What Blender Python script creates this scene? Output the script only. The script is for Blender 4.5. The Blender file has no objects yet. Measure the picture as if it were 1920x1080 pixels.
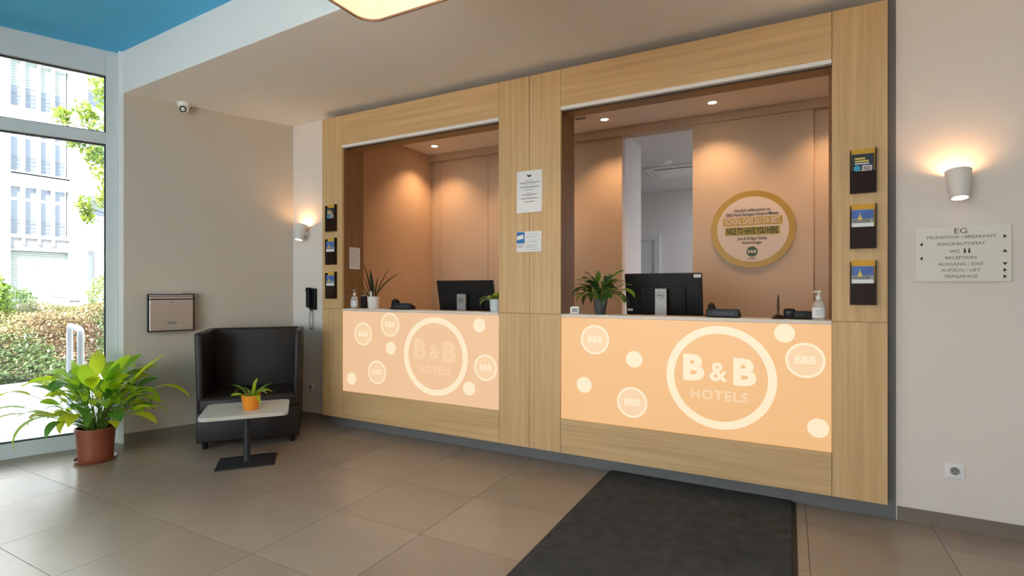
import bpy, bmesh, math, random
from mathutils import Vector, Matrix
R = math.radians
random.seed(7)
sc = bpy.context.scene
C = sc.collection

# ------------------------------------------------------------------ camera, sky, sun, exposure
cam_d = bpy.data.cameras.new('camera'); cam = bpy.data.objects.new('camera', cam_d); C.objects.link(cam)
cam.location = (0, 0, 1.29); cam.rotation_euler = (R(90), 0, R(28))
cam_d.sensor_width = 36; cam_d.lens = 977 / 1920 * 36; cam_d.clip_start = 0.05; cam_d.clip_end = 300
sc.camera = cam
w = bpy.data.worlds.new('sky'); sc.world = w; w.use_nodes = True
bg = w.node_tree.nodes['Background']
bg.inputs[0].default_value = (0.80, 0.92, 1.0, 1); bg.inputs[1].default_value = 3.9
sun_d = bpy.data.lights.new('sun', 'SUN'); sun = bpy.data.objects.new('sun', sun_d); C.objects.link(sun)
sun_d.energy = 18.0; sun_d.angle = R(1.0); sun_d.color = (1, 0.96, 0.9)
sun.rotation_euler = Vector((0.45, -0.62, 0.52)).to_track_quat('Z', 'Y').to_euler()
sc.view_settings.view_transform = 'Standard'; sc.view_settings.look = 'None'
sc.view_settings.gamma = 1.0; sc.view_settings.exposure = 0.92
sc.view_settings.use_curve_mapping = False
cy = sc.cycles
cy.use_denoising = True
cy.max_bounces = 8; cy.diffuse_bounces = 5; cy.transparent_max_bounces = 12
cy.sample_clamp_indirect = 6.0
try: cy.caustics_reflective = False; cy.caustics_refractive = False
except Exception: pass

# skewed window wall: corner point, direction along the wall (away from camera), outward normal
WP = Vector((-4.883, 2.309)); WD = Vector((0.3746, 0.9272)); WN = Vector((-0.9272, 0.3746))
def wl(s, off, z=0.0): p = WP + WD * s + WN * off; return Vector((p.x, p.y, z))
def portal(name, loc, rot, sx, sy):
    d = bpy.data.lights.new(name, 'AREA'); d.shape = 'RECTANGLE'; d.size = sx; d.size_y = sy
    d.cycles.is_portal = True
    o = bpy.data.objects.new(name, d); C.objects.link(o); o.location = loc; o.rotation_euler = rot
WANG = math.atan2(WD.y, WD.x)
mid = wl(-3.2, 0.22, 1.6)
portal('window_portal', mid, (Vector((WN.x, WN.y, 0))).to_track_quat('Z', 'Y').to_euler(), 6.2, 3.1)
portal('entrance_portal', (-1.98, -3.75, 1.3), (R(90), 0, 0), 4.3, 2.6)

# ------------------------------------------------------------------ materials
MATS = {}
def mat(name, col, rough=0.6, metal=0.0, emit=None, es=0.0, noise=0.0, nscale=8.0, bump=0.0, bscale=60.0, spec=0.5, trans=0.0, alpha=1.0, coat=0.0):
    if name in MATS: return MATS[name]
    m = bpy.data.materials.new(name); m.use_nodes = True; nt = m.node_tree; b = nt.nodes['Principled BSDF']
    b.inputs['Base Color'].default_value = (*col, 1); b.inputs['Roughness'].default_value = rough
    b.inputs['Metallic'].default_value = metal; b.inputs['Specular IOR Level'].default_value = spec
    b.inputs['Transmission Weight'].default_value = trans; b.inputs['Alpha'].default_value = alpha
    b.inputs['Coat Weight'].default_value = coat
    if emit: b.inputs['Emission Color'].default_value = (*emit, 1); b.inputs['Emission Strength'].default_value = es
    tc = nt.nodes.new('ShaderNodeTexCoord')
    if noise:
        n = nt.nodes.new('ShaderNodeTexNoise'); n.inputs['Scale'].default_value = nscale; n.inputs['Detail'].default_value = 5
        nt.links.new(tc.outputs['Object'], n.inputs['Vector'])
        mx = nt.nodes.new('ShaderNodeMix'); mx.data_type = 'RGBA'
        mx.inputs[6].default_value = (*[c * (1 - noise) for c in col], 1); mx.inputs[7].default_value = (*[min(1, c * (1 + noise)) for c in col], 1)
        nt.links.new(n.outputs['Fac'], mx.inputs[0]); nt.links.new(mx.outputs[2], b.inputs['Base Color'])
    if bump:
        n2 = nt.nodes.new('ShaderNodeTexNoise'); n2.inputs['Scale'].default_value = bscale; n2.inputs['Detail'].default_value = 4
        nt.links.new(tc.outputs['Object'], n2.inputs['Vector'])
        bp = nt.nodes.new('ShaderNodeBump'); bp.inputs['Strength'].default_value = bump; bp.inputs['Distance'].default_value = 0.01
        nt.links.new(n2.outputs['Fac'], bp.inputs['Height']); nt.links.new(bp.outputs['Normal'], b.inputs['Normal'])
    MATS[name] = m; return m

def wood(name, vertical, c1=(0.50, 0.31, 0.135), c2=(0.72, 0.485, 0.24)):
    m = bpy.data.materials.new(name); m.use_nodes = True; nt = m.node_tree; b = nt.nodes['Principled BSDF']
    tc = nt.nodes.new('ShaderNodeTexCoord'); mp = nt.nodes.new('ShaderNodeMapping')
    mp.inputs['Scale'].default_value = (34, 34, 0.9) if vertical else (0.9, 34, 34)
    oi = nt.nodes.new('ShaderNodeObjectInfo')
    nt.links.new(tc.outputs['Object'], mp.inputs['Vector'])
    ad = nt.nodes.new('ShaderNodeVectorMath'); ad.operation = 'ADD'
    mu = nt.nodes.new('ShaderNodeMath'); mu.operation = 'MULTIPLY'; mu.inputs[1].default_value = 37.0
    nt.links.new(oi.outputs['Random'], mu.inputs[0]); nt.links.new(mp.outputs[0], ad.inputs[0]); nt.links.new(mu.outputs[0], ad.inputs[1])
    n = nt.nodes.new('ShaderNodeTexNoise'); n.inputs['Scale'].default_value = 1.0; n.inputs['Detail'].default_value = 8; n.inputs['Roughness'].default_value = 0.65
    nt.links.new(ad.outputs[0], n.inputs['Vector'])
    cr = nt.nodes.new('ShaderNodeValToRGB'); cr.color_ramp.elements[0].position = 0.25; cr.color_ramp.elements[1].position = 0.72
    cr.color_ramp.elements[0].color = (*c1, 1); cr.color_ramp.elements[1].color = (*c2, 1)
    nt.links.new(n.outputs['Fac'], cr.inputs[0]); nt.links.new(cr.outputs[0], b.inputs['Base Color'])
    b.inputs['Roughness'].default_value = 0.48
    bp = nt.nodes.new('ShaderNodeBump'); bp.inputs['Strength'].default_value = 0.06; bp.inputs['Distance'].default_value = 0.004
    nt.links.new(n.outputs['Fac'], bp.inputs['Height']); nt.links.new(bp.outputs['Normal'], b.inputs['Normal'])
    return m

def glassmat(name, tint=(1, 1, 1), refl=1.0):
    m = bpy.data.materials.new(name); m.use_nodes = True; nt = m.node_tree; nt.nodes.clear()
    o = nt.nodes.new('ShaderNodeOutputMaterial'); t = nt.nodes.new('ShaderNodeBsdfTransparent'); g = nt.nodes.new('ShaderNodeBsdfGlossy')
    t.inputs[0].default_value = (*tint, 1); g.inputs['Roughness'].default_value = 0.02
    f = nt.nodes.new('ShaderNodeFresnel'); f.inputs[0].default_value = 1.45
    mu = nt.nodes.new('ShaderNodeMath'); mu.operation = 'MULTIPLY'; mu.inputs[1].default_value = refl
    mx = nt.nodes.new('ShaderNodeMixShader')
    nt.links.new(f.outputs[0], mu.inputs[0]); nt.links.new(mu.outputs[0], mx.inputs[0])
    nt.links.new(t.outputs[0], mx.inputs[1]); nt.links.new(g.outputs[0], mx.inputs[2]); nt.links.new(mx.outputs[0], o.inputs[0])
    return m

def leafmat(name, col, tcol, tr=0.45, nscale=14):
    m = bpy.data.materials.new(name); m.use_nodes = True; nt = m.node_tree; b = nt.nodes['Principled BSDF']; out = nt.nodes['Material Output']
    tc = nt.nodes.new('ShaderNodeTexCoord'); n = nt.nodes.new('ShaderNodeTexNoise'); n.inputs['Scale'].default_value = nscale
    nt.links.new(tc.outputs['Object'], n.inputs['Vector'])
    mx0 = nt.nodes.new('ShaderNodeMix'); mx0.data_type = 'RGBA'
    mx0.inputs[6].default_value = (*[c * 0.7 for c in col], 1); mx0.inputs[7].default_value = (*[min(1, c * 1.3) for c in col], 1)
    nt.links.new(n.outputs['Fac'], mx0.inputs[0]); nt.links.new(mx0.outputs[2], b.inputs['Base Color'])
    b.inputs['Roughness'].default_value = 0.4
    t = nt.nodes.new('ShaderNodeBsdfTranslucent'); t.inputs[0].default_value = (*tcol, 1)
    mx = nt.nodes.new('ShaderNodeMixShader'); mx.inputs[0].default_value = tr
    nt.links.new(b.outputs[0], mx.inputs[1]); nt.links.new(t.outputs[0], mx.inputs[2]); nt.links.new(mx.outputs[0], out.inputs[0])
    return m

def fabricmat(name, col, tr):
    m = bpy.data.materials.new(name); m.use_nodes = True; nt = m.node_tree; b = nt.nodes['Principled BSDF']; out = nt.nodes['Material Output']
    b.inputs['Base Color'].default_value = (*col, 1); b.inputs['Roughness'].default_value = 0.9
    t = nt.nodes.new('ShaderNodeBsdfTranslucent'); t.inputs[0].default_value = (*col, 1)
    mx = nt.nodes.new('ShaderNodeMixShader'); mx.inputs[0].default_value = tr
    nt.links.new(b.outputs[0], mx.inputs[1]); nt.links.new(t.outputs[0], mx.inputs[2]); nt.links.new(mx.outputs[0], out.inputs[0])
    return m

M = dict(
    wv=wood('oak_vertical_grain', True), wh=wood('oak_horizontal_grain', False), wd=wood('amber_oak_lining', True, (0.20,0.095,0.028), (0.31,0.165,0.06)), wdh=wood('amber_oak_soffit', False, (0.26,0.14,0.05), (0.38,0.22,0.09)),  # jamb and soffit linings set darker and browner than the front oak
    carc=mat('anthracite_board', (0.175, 0.168, 0.16), 0.5, noise=0.1),
    white=mat('white_wall_paint', (0.77, 0.70, 0.645), 0.9, bump=0.06, bscale=220),
    ceil=mat('ceiling_paint', (0.92, 0.89, 0.85), 0.9, bump=0.04, bscale=200),
    bulk=mat('bulkhead_paint', (0.80, 0.81, 0.80), 0.9),
    blue=mat('blue_ceiling_paint', (0.11, 0.54, 0.90), 0.85),
    taupe=mat('taupe_wall_paint', (0.56, 0.49, 0.41), 0.9, bump=0.06, bscale=220),
    grout=mat('grout', (0.13, 0.105, 0.085), 0.9),
    base=mat('taupe_skirting_tile', (0.20, 0.165, 0.13), 0.45, noise=0.12, nscale=20),
    frame=mat('white_powder_coat', (0.66, 0.70, 0.71), 0.4),
    trimw=mat('bright_white_trim', (0.88, 0.9, 0.9), 0.35),
    gasket=mat('black_gasket', (0.02, 0.022, 0.025), 0.5),
    glass=glassmat('window_glass'),
    peach=mat('peach_wall_paint', (0.62, 0.43, 0.29), 0.85, bump=0.04, bscale=200),
    panel=mat('sand_laminate', (0.55, 0.405, 0.28), 0.55, noise=0.04, nscale=4),
    cool=mat('office_wall_paint', (0.74, 0.74, 0.75), 0.9),
    black=mat('black_plastic', (0.008, 0.008, 0.009), 0.42, spec=0.25), blackm=mat('matt_black_steel', (0.02, 0.022, 0.027), 0.5, noise=0.2),
    silver=mat('silver_plastic', (0.30, 0.29, 0.28), 0.45, 0.3), steel=mat('brushed_steel', (0.62, 0.52, 0.46), 0.32, 0.85, bump=0.02),
    paper=mat('white_paper', (0.82, 0.82, 0.83), 0.8), ink=mat('dark_ink', (0.03, 0.03, 0.035), 0.8), greyink=mat('grey_ink', (0.33, 0.33, 0.34), 0.8),
    signblue=mat('sign_blue', (0.03, 0.17, 0.50), 0.6),
    leather=mat('dark_brown_leather', (0.014, 0.0095, 0.008), 0.4, spec=0.35, noise=0.15, nscale=40, bump=0.15, bscale=300),
    tabletop=mat('pale_grey_laminate', (0.66, 0.66, 0.64), 0.35, noise=0.03), tableedge=mat('beige_table_edge', (0.52, 0.47, 0.40), 0.5),
    terra=mat('terracotta_plastic', (0.25, 0.068, 0.034), 0.4), soil=mat('soil', (0.03, 0.02, 0.014), 0.95, noise=0.4, nscale=60, bump=0.5),
    orange=mat('orange_ceramic', (0.80, 0.27, 0.015), 0.3), greypot=mat('anthracite_pot', (0.06, 0.065, 0.07), 0.45),
    whitepot=mat('white_pot', (0.72, 0.71, 0.69), 0.4), bluepot=mat('pale_blue_pot', (0.62, 0.70, 0.74), 0.4),
    counter=mat('pale_counter_laminate', (0.72, 0.64, 0.56), 0.4),
    gold=mat('gold_foil', (0.36, 0.205, 0.01), 0.4, 0.15), cream=mat('cream_disc', (0.64, 0.52, 0.43), 0.5), olive=mat('olive_banner', (0.33, 0.27, 0.02), 0.5),
    dgreen=mat('dark_green_badge', (0.03, 0.07, 0.045), 0.5),
    rug=mat('charcoal_pile', (0.085, 0.085, 0.086), 0.98, noise=0.45, nscale=14, bump=0.9, bscale=420, spec=0.1), rubber=mat('brown_rubber_edge', (0.028, 0.018, 0.014), 0.7),
    socket=mat('socket_plastic', (0.82, 0.82, 0.81), 0.35), sconce=mat('sconce_plaster', (0.74, 0.70, 0.66), 0.55),
    signplate=mat('satin_sign_plate', (0.80, 0.77, 0.68), 0.3), signink=mat('brown_sign_ink', (0.16, 0.13, 0.10), 0.7),
    clear=mat('clear_plastic', (0.85,0.83,0.8), 0.2, alpha=0.35),
    stem=leafmat('stem_green', (0.16, 0.28, 0.04), (0.3, 0.5, 0.05), 0.2),
    leafA=leafmat('leaf_fresh_green', (0.26, 0.50, 0.03), (0.65, 0.92, 0.05), 0.6), leafB=leafmat('leaf_yellow_green', (0.62, 0.74, 0.04), (0.92, 0.98, 0.06), 0.68),
    leafC=leafmat('leaf_deep_green', (0.07, 0.22, 0.03), (0.25, 0.55, 0.04)), leafD=leafmat('leaf_dark_green', (0.03, 0.085, 0.018), (0.05, 0.16, 0.02), 0.25),
    leafE=leafmat('snake_leaf', (0.045, 0.06, 0.03), (0.05, 0.09, 0.02), 0.15), leafF=leafmat('leaf_light_green', (0.22, 0.30, 0.06), (0.3, 0.45, 0.06), 0.3),
    amber=mat('amber_acrylic', (0.90, 0.50, 0.06), 0.15, trans=0.2), amberd=mat('smoked_amber_acrylic', (0.02, 0.008, 0.004), 0.35, spec=0.2),
    bulb=mat('lit_lens', (1, 0.9, 0.75), 0.5, emit=(1.0, 0.80, 0.52), es=9.0),
    lens=mat('lit_sconce_lens', (1, 0.95, 0.85), 0.5, emit=(1.0, 0.86, 0.66), es=1.6),
    track=mat('white_aluminium', (0.80, 0.79, 0.77), 0.4),
)

# ------------------------------------------------------------------ helpers
def bm_box(bm, x0, x1, y0, y1, z0, z1):
    v = [bm.verts.new(p) for p in ((x0,y0,z0),(x1,y0,z0),(x1,y1,z0),(x0,y1,z0),(x0,y0,z1),(x1,y0,z1),(x1,y1,z1),(x0,y1,z1))]
    for f in ((0,3,2,1),(4,5,6,7),(0,1,5,4),(1,2,6,5),(2,3,7,6),(3,0,4,7)): bm.faces.new([v[i] for i in f])
def bm_prism(bm, pts, z0, z1):
    a = sum(pts[i][0]*pts[(i+1)%len(pts)][1]-pts[(i+1)%len(pts)][0]*pts[i][1] for i in range(len(pts)))
    if a < 0: pts = pts[::-1]
    lo = [bm.verts.new((p[0],p[1],z0)) for p in pts]; hi = [bm.verts.new((p[0],p[1],z1)) for p in pts]
    n = len(pts); bm.faces.new(lo[::-1]); bm.faces.new(hi)
    for i in range(n): bm.faces.new((lo[i], lo[(i+1)%n], hi[(i+1)%n], hi[i]))
def bm_lathe(bm, prof, n=24, c=(0,0,0), close=True):
    rings = []
    for r, z in prof:
        if r < 1e-5: rings.append([bm.verts.new((c[0], c[1], c[2]+z))])
        else: rings.append([bm.verts.new((c[0]+r*math.cos(2*math.pi*i/n), c[1]+r*math.sin(2*math.pi*i/n), c[2]+z)) for i in range(n)])
    for a, b in zip(rings, rings[1:]):
        for i in range(n):
            j = (i+1) % n
            if len(a) == 1 and len(b) == 1: continue
            if len(a) == 1: bm.faces.new((a[0], b[j], b[i]))
            elif len(b) == 1: bm.faces.new((a[i], a[j], b[0]))
            else: bm.faces.new((a[i], a[j], b[j], b[i]))
def bm_tube(bm, pts, r, n=8, r2=None):
    pts = [Vector(p) for p in pts]; rings = []; prev = None
    for i, p in enumerate(pts):
        t = (pts[min(i+1, len(pts)-1)] - pts[max(i-1, 0)]).normalized()
        up = prev if prev is not None else (Vector((0,0,1)) if abs(t.z) < 0.9 else Vector((1,0,0)))
        a = (up - t*up.dot(t)).normalized(); b = t.cross(a); prev = a
        rr = r if r2 is None else r + (r2-r)*i/(len(pts)-1)
        rings.append([bm.verts.new(p + a*rr*math.cos(2*math.pi*k/n) + b*rr*math.sin(2*math.pi*k/n)) for k in range(n)])
    for A, B in zip(rings, rings[1:]):
        for k in range(n): bm.faces.new((A[k], A[(k+1)%n], B[(k+1)%n], B[k]))
    bm.faces.new(rings[0][::-1]); bm.faces.new(rings[-1])
def bm_ring(bm, r0, r1, n=48, c=(0,0), y0=0.0, y1=0.004):   # flat ring standing in XZ, facing -Y
    def ringv(r, y): return [bm.verts.new((c[0]+r*math.cos(2*math.pi*i/n), y, c[1]+r*math.sin(2*math.pi*i/n))) for i in range(n)]
    a, b = ringv(r1, y0), ringv(r1, y1)
    if r0 > 0:
        cc, d = ringv(r0, y0), ringv(r0, y1)
        for i in range(n):
            j = (i+1) % n
            bm.faces.new((a[i], a[j], cc[j], cc[i])); bm.faces.new((a[j], a[i], b[i], b[j])); bm.faces.new((cc[i], cc[j], d[j], d[i])); bm.faces.new((b[j], b[i], d[i], d[j]))
    else:
        bm.faces.new(a); bm.faces.new(b[::-1])
        for i in range(n): bm.faces.new((a[(i+1)%n], a[i], b[i], b[(i+1)%n]))
def mesh(name, bm, m, smooth=False, recalc=True):
    if recalc: bmesh.ops.recalc_face_normals(bm, faces=bm.faces)
    me = bpy.data.meshes.new(name); bm.to_mesh(me); bm.free()
    if smooth:
        for p in me.polygons: p.use_smooth = True
    me.materials.append(M[m] if isinstance(m, str) else m); return me
def obj(name, bm, m, parent=None, smooth=False, bevel=0.0, seg=2, angle=40):
    me = bm if isinstance(bm, bpy.types.Mesh) else mesh(name, bm, m, smooth)
    o = bpy.data.objects.new(name, me); C.objects.link(o)
    if parent is not None: o.parent = parent
    if bevel:
        md = o.modifiers.new('bevel', 'BEVEL'); md.width = bevel; md.segments = seg; md.limit_method = 'ANGLE'; md.angle_limit = R(angle)
    if smooth:
        try: me.set_sharp_from_angle(angle=R(38))
        except Exception: pass
    return o
def box(name, m, parent, x0, x1, y0, y1, z0, z1, bevel=0.0, seg=2):
    bm = bmesh.new(); bm_box(bm, x0, x1, y0, y1, z0, z1); return obj(name, bm, m, parent, bevel=bevel, seg=seg)
def thing(name, label, cat, loc=(0,0,0), rz=0.0, group=None):
    o = bpy.data.objects.new(name, None); C.objects.link(o); o.empty_display_size = 0.1
    o.location = loc; o.rotation_euler = (0, 0, rz); return tag(o, label, cat, group)
def tag(o, label, cat, group=None):
    o['label'] = label; o['category'] = cat
    if group: o['group'] = group
    return o
def struct(o, label=None, cat=None):
    o['kind'] = 'structure'
    o['label'] = label or o.name.replace('_', ' '); o['category'] = cat or o.name.split('_')[0]
    return o
def sempty(name, label, cat, loc=(0,0,0), rz=0.0):
    o = bpy.data.objects.new(name, None); C.objects.link(o); o.location = loc; o.rotation_euler = (0,0,rz); return struct(o, label, cat)
def text_mesh(s, size, ext=0.0006, bold=0.0, align='CENTER', sx=1.0, space=1.0):
    cu = bpy.data.curves.new('lettering', 'FONT'); cu.body = s; cu.size = size; cu.align_x = align; cu.align_y = 'CENTER'
    cu.extrude = ext; cu.offset = bold; cu.resolution_u = 3; cu.space_character = space
    o = bpy.data.objects.new('lettering', cu); C.objects.link(o)
    dg = bpy.context.evaluated_depsgraph_get(); me = bpy.data.meshes.new_from_object(o.evaluated_get(dg))
    C.objects.unlink(o); bpy.data.objects.remove(o); bpy.data.curves.remove(cu)
    me.transform(Matrix.Rotation(R(90), 4, 'X') @ Matrix.Scale(sx, 4, (1,0,0)))
    return me
def text(s, size, m, parent, x, y, z, name='lettering', fit=None, **k):
    me = text_mesh(s, size, **k)
    if fit:
        xs = [v.co.x for v in me.vertices]; w_ = max(xs)-min(xs); me.transform(Matrix.Translation((0,0,0)) @ Matrix.Scale(fit/w_, 4, (1,0,0)) @ Matrix.Translation((-(max(xs)+min(xs))/2,0,0)))
    me.name = name; me.materials.clear(); me.materials.append(M[m] if isinstance(m, str) else m)
    o = bpy.data.objects.new(name, me); C.objects.link(o); o.parent = parent; o.location = (x, y, z); return o
def point(name, loc, power, col, r=0.03, parent=None):
    d = bpy.data.lights.new(name, 'POINT'); d.energy = power; d.color = col; d.shadow_soft_size = r
    o = bpy.data.objects.new(name, d); C.objects.link(o); o.location = loc
    if parent: o.parent = parent
    return o
WARM = (1.0, 0.66, 0.36)

# ------------------------------------------------------------------ floor with tiles
H_CEIL = 2.905; H_BLUE = 3.25; YW = 3.57
def clip(poly, P, n):   # keep points with (p-P).n <= 0
    out = []
    for i in range(len(poly)):
        a, b = Vector(poly[i]), Vector(poly[(i+1) % len(poly)]); da, db = (a-P).dot(n), (b-P).dot(n)
        if da <= 0: out.append(tuple(a))
        if da*db < 0: out.append(tuple(a + (b-a)*(da/(da-db))))
    return out
room = [(-7.6,-3.6),(3.2,-3.6),(3.2,9.2),(-7.6,9.2)]
PL = WP + WN*0.06
bm = bmesh.new(); bm_prism(bm, clip([(-7.6,-3.6),(3.2,-3.6),(3.2,YW+0.05),(-7.6,YW+0.05)], PL, WN), -0.06, -0.0035); bm_box(bm, -4.2, 3.2, YW+0.05, 9.2, -0.06, -0.0035)
floor = struct(obj('floor', bm, 'grout'), 'large taupe stone-look floor tiles of the lobby', 'floor')
tile_mats = []
for k, (c, v) in enumerate((((0.34,0.268,0.215),0.14), ((0.357,0.282,0.227),0.13), ((0.322,0.254,0.203),0.14))):
    m = mat('floor_tile_%d' % k, c, 0.26, noise=v, nscale=3.2, bump=0.03, bscale=30, spec=0.55); tile_mats.append(m)
TX, TY, G = 0.597, 0.5475, 0.0014
full = []
for k in range(3):
    b2 = bmesh.new(); bm_box(b2, -TX/2+G, TX/2-G, -TY/2+G, TY/2-G, -0.01, 0.0); full.append(mesh('tile', b2, tile_mats[k]))
for i in range(-14, 7):
    for j in range(-8, 8):
        x0 = 0.085 + TX*i; y0 = 1.638 + TY*(j-3)
        r = [(x0+G, y0+G), (x0+TX-G, y0+G), (x0+TX-G, y0+TY-G), (x0+G, y0+TY-G)]
        p = clip(clip(clip(clip(r, PL, WN), Vector((0, YW)), Vector((0,1))), Vector((3.2,0)), Vector((1,0))), Vector((0,-3.6)), Vector((0,-1)))
        if len(p) < 3: continue
        k = random.randrange(3)
        if len(p) == 4 and all((Vector(a)-Vector(b)).length < 1e-6 for a, b in zip(p, r)):
            o = obj('tile', full[k], None, floor); o.location = (x0+TX/2, y0+TY/2, 0); 
        else:
            b2 = bmesh.new(); bm_prism(b2, p, -0.01, 0.0); obj('tile', b2, tile_mats[k], floor)

# ------------------------------------------------------------------ walls, ceilings
def corner_x(y): return WP.x + WD.x/WD.y*(y-WP.y)
CXR = corner_x(YW)
b2 = bmesh.new(); p0, p1 = wl(0,0), wl((YW+0.25-WP.y)/WD.y, 0); q0, q1 = wl(0,0.28), wl((YW+0.25-WP.y)/WD.y, 0.28)
bm_prism(b2, [p0.xy, p1.xy, q1.xy, q0.xy], 0, H_BLUE); struct(obj('wall_left', b2, 'taupe'), 'taupe painted wall beside the tall window', 'wall')
b2 = bmesh.new(); bm_box(b2, CXR-0.2, -3.87, YW, YW+0.12, 0, H_CEIL); struct(obj('wall_corner', b2, 'white'), 'narrow white wall strip behind the dark armchair', 'wall')
b2 = bmesh.new(); bm_box(b2, 0.526, 3.3, YW, YW+0.12, 0, H_CEIL+0.1); struct(obj('wall_front', b2, 'white'), 'white wall right of the reception front', 'wall')
b2 = bmesh.new(); bm_box(b2, 3.2, 3.3, -3.7, YW, 0, H_BLUE+0.1); struct(obj('wall_right', b2, 'white'), 'white side wall out of frame on the right', 'wall')
b2 = bmesh.new()
for x0, x1, z0, z1 in ((-7.6,-4.11,0,H_BLUE),(0.15,3.3,0,H_BLUE),(-4.11,0.15,2.6,H_BLUE)): bm_box(b2, x0, x1, -3.7, -3.6, z0, z1)
struct(obj('wall_back', b2, 'white'), 'white wall with the glazed entrance behind the camera', 'wall')
ent = sempty('window_2', 'glazed entrance behind the camera', 'window')
for k in range(4): box('mullion', 'frame', ent, -4.11+1.41*k-0.01, -4.05+1.41*k, -3.7, -3.62, 0, 2.6)
for k in range(3): box('pane', 'glass', ent, -4.05+1.41*k, -4.05+1.41*k+1.34, -3.668, -3.66, 0.0, 2.6)
def bulk_y(x): return 2.211 - 0.04*(x + 2.66)
b2 = bmesh.new(); bm_prism(b2, clip([(-7.6,-3.7),(3.3,-3.7),(3.3,bulk_y(3.3)+0.05),(-7.6,bulk_y(-7.6)+0.05)], WP+WN*0.12, WN), H_BLUE, H_BLUE+0.1)
struct(obj('ceiling', b2, 'blue'), 'bright blue painted high ceiling', 'ceiling')
b2 = bmesh.new()
bm_prism(b2, clip([(-7.6,bulk_y(-7.6)+0.002),(3.3,bulk_y(3.3)+0.002),(3.3,YW+0.1),(-7.6,YW+0.1)], WP+WN*0.1, WN), H_CEIL, H_CEIL+0.1); bm_box(b2, -4.5, 3.3, YW+0.1, 9.3, H_CEIL, H_CEIL+0.1)
struct(obj('ceiling_reception', b2, 'ceil'), 'lower off-white ceiling over the reception', 'ceiling')
b2 = bmesh.new(); bm_prism(b2, clip([(-7.6,bulk_y(-7.6)),(3.3,bulk_y(3.3)),(3.3,bulk_y(3.3)+0.12),(-7.6,bulk_y(-7.6)+0.12)], WP+WN*0.06, WN), H_CEIL+0.0015, H_BLUE)
struct(obj('trim_1', b2, 'bulk'), 'pale bulkhead face below the blue ceiling', 'trim')
# skirting
b2 = bmesh.new(); a, b_, c_, d_ = wl(0.0,-0.011), wl((YW-WP.y)/WD.y-0.005,-0.011), wl((YW-WP.y)/WD.y,0), wl(0.0,0)
bm_prism(b2, [a.xy, b_.xy, c_.xy, d_.xy], 0, 0.078); struct(obj('baseboard_left', b2, 'base'), 'taupe skirting tile below the taupe wall', 'baseboard')
b2 = bmesh.new(); bm_box(b2, CXR, -3.87, YW-0.011, YW, 0, 0.078); struct(obj('baseboard_corner', b2, 'base'), 'skirting tile behind the armchair corner', 'baseboard')
b2 = bmesh.new(); bm_box(b2, 0.531, 3.2, YW-0.011, YW, 0, 0.078); struct(obj('baseboard_front', b2, 'base'), 'taupe skirting tile below the white right wall', 'baseboard')
# bright white edge profile at the end of the taupe wall
b2 = bmesh.new(); bm_prism(b2, [wl(-0.034,-0.002).xy, wl(0,-0.002).xy, wl(0,0.2).xy, wl(-0.034,0.2).xy], 0, H_BLUE)
struct(obj('trim_2', b2, 'trimw'), 'bright white edge profile between window and taupe wall', 'trim')

# ------------------------------------------------------------------ tall window
win = sempty('window_1', 'tall white-framed window with a transom looking onto the hedge', 'window', (WP.x, WP.y, 0), WANG)
# local frame: x along the wall, y = inward-left normal; WN is local +y rotated (+90 from WD)
def wb(name, m, s0, s1, o0, o1, z0, z1, bevel=0.0): return box(name, m, win, s0, s1, o0, o1, z0, z1, bevel)
PANES = [(-0.115, -1.42), (-1.50, -2.95), (-3.03, -4.48), (-4.56, -6.25)]
wb('stile', 'frame', -0.115, -0.034, 0.05, 0.13, 0, H_BLUE, 0.003)
for (a0, a1), (b0, b1) in zip(PANES, PANES[1:]): wb('stile', 'frame', b0, a1, 0.05, 0.13, 0, H_BLUE, 0.003)
wb('stile', 'frame', -6.45, -6.25, 0.05, 0.13, 0, H_BLUE)
for a0, a1 in PANES:
    wb('rail', 'frame', a1, a0, 0.052, 0.13, 0, 0.115, 0.003); wb('rail', 'frame', a1, a0, 0.052, 0.13, 2.478, 2.572, 0.003); wb('rail', 'frame', a1, a0, 0.052, 0.13, 3.045, H_BLUE, 0.003)
    for z0, z1 in ((0.115, 2.478), (2.572, 3.045)):
        wb('pane', 'glass', a1+0.004, a0-0.004, 0.088, 0.094, z0+0.004, z1-0.004)
        b2 = bmesh.new(); g = 0.011
        bm_box(b2, a1, a0, 0.078, 0.104, z0, z0+g); bm_box(b2, a1, a0, 0.078, 0.104, z1-g, z1); bm_box(b2, a1, a1+g, 0.078, 0.104, z0+g, z1-g); bm_box(b2, a0-g, a0, 0.078, 0.104, z0+g, z1-g)
        obj('gasket', b2, 'gasket', win)

# ------------------------------------------------------------------ reception front: dark carcass
carc = sempty('trim_3', 'anthracite recessed surround and plinth behind the oak reception front', 'trim')
box('plinth', 'carc', carc, -3.87, 0.526, YW-0.002, YW+0.05, 0, 0.36)
box('side_board', 'carc', carc, 0.40, 0.526, YW-0.002, YW+0.05, 0.36, H_CEIL)
box('side_board', 'carc', carc, -3.87, -3.62, YW-0.002, YW+0.05, 0.36, H_CEIL)
box('top_board', 'carc', carc, -3.62, 0.40, YW-0.002, YW+0.05, 2.62, H_CEIL)
box('top_board', 'carc', carc, -1.93, -1.45, YW-0.002, YW+0.05, 0.36, 2.62)
box('counter_back', 'carc', carc, -3.62, -1.93, YW+0.02, YW+0.04, 0.36, 1.08); box('counter_back', 'carc', carc, -1.45, 0.40, YW+0.02, YW+0.04, 0.36, 1.08)
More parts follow.
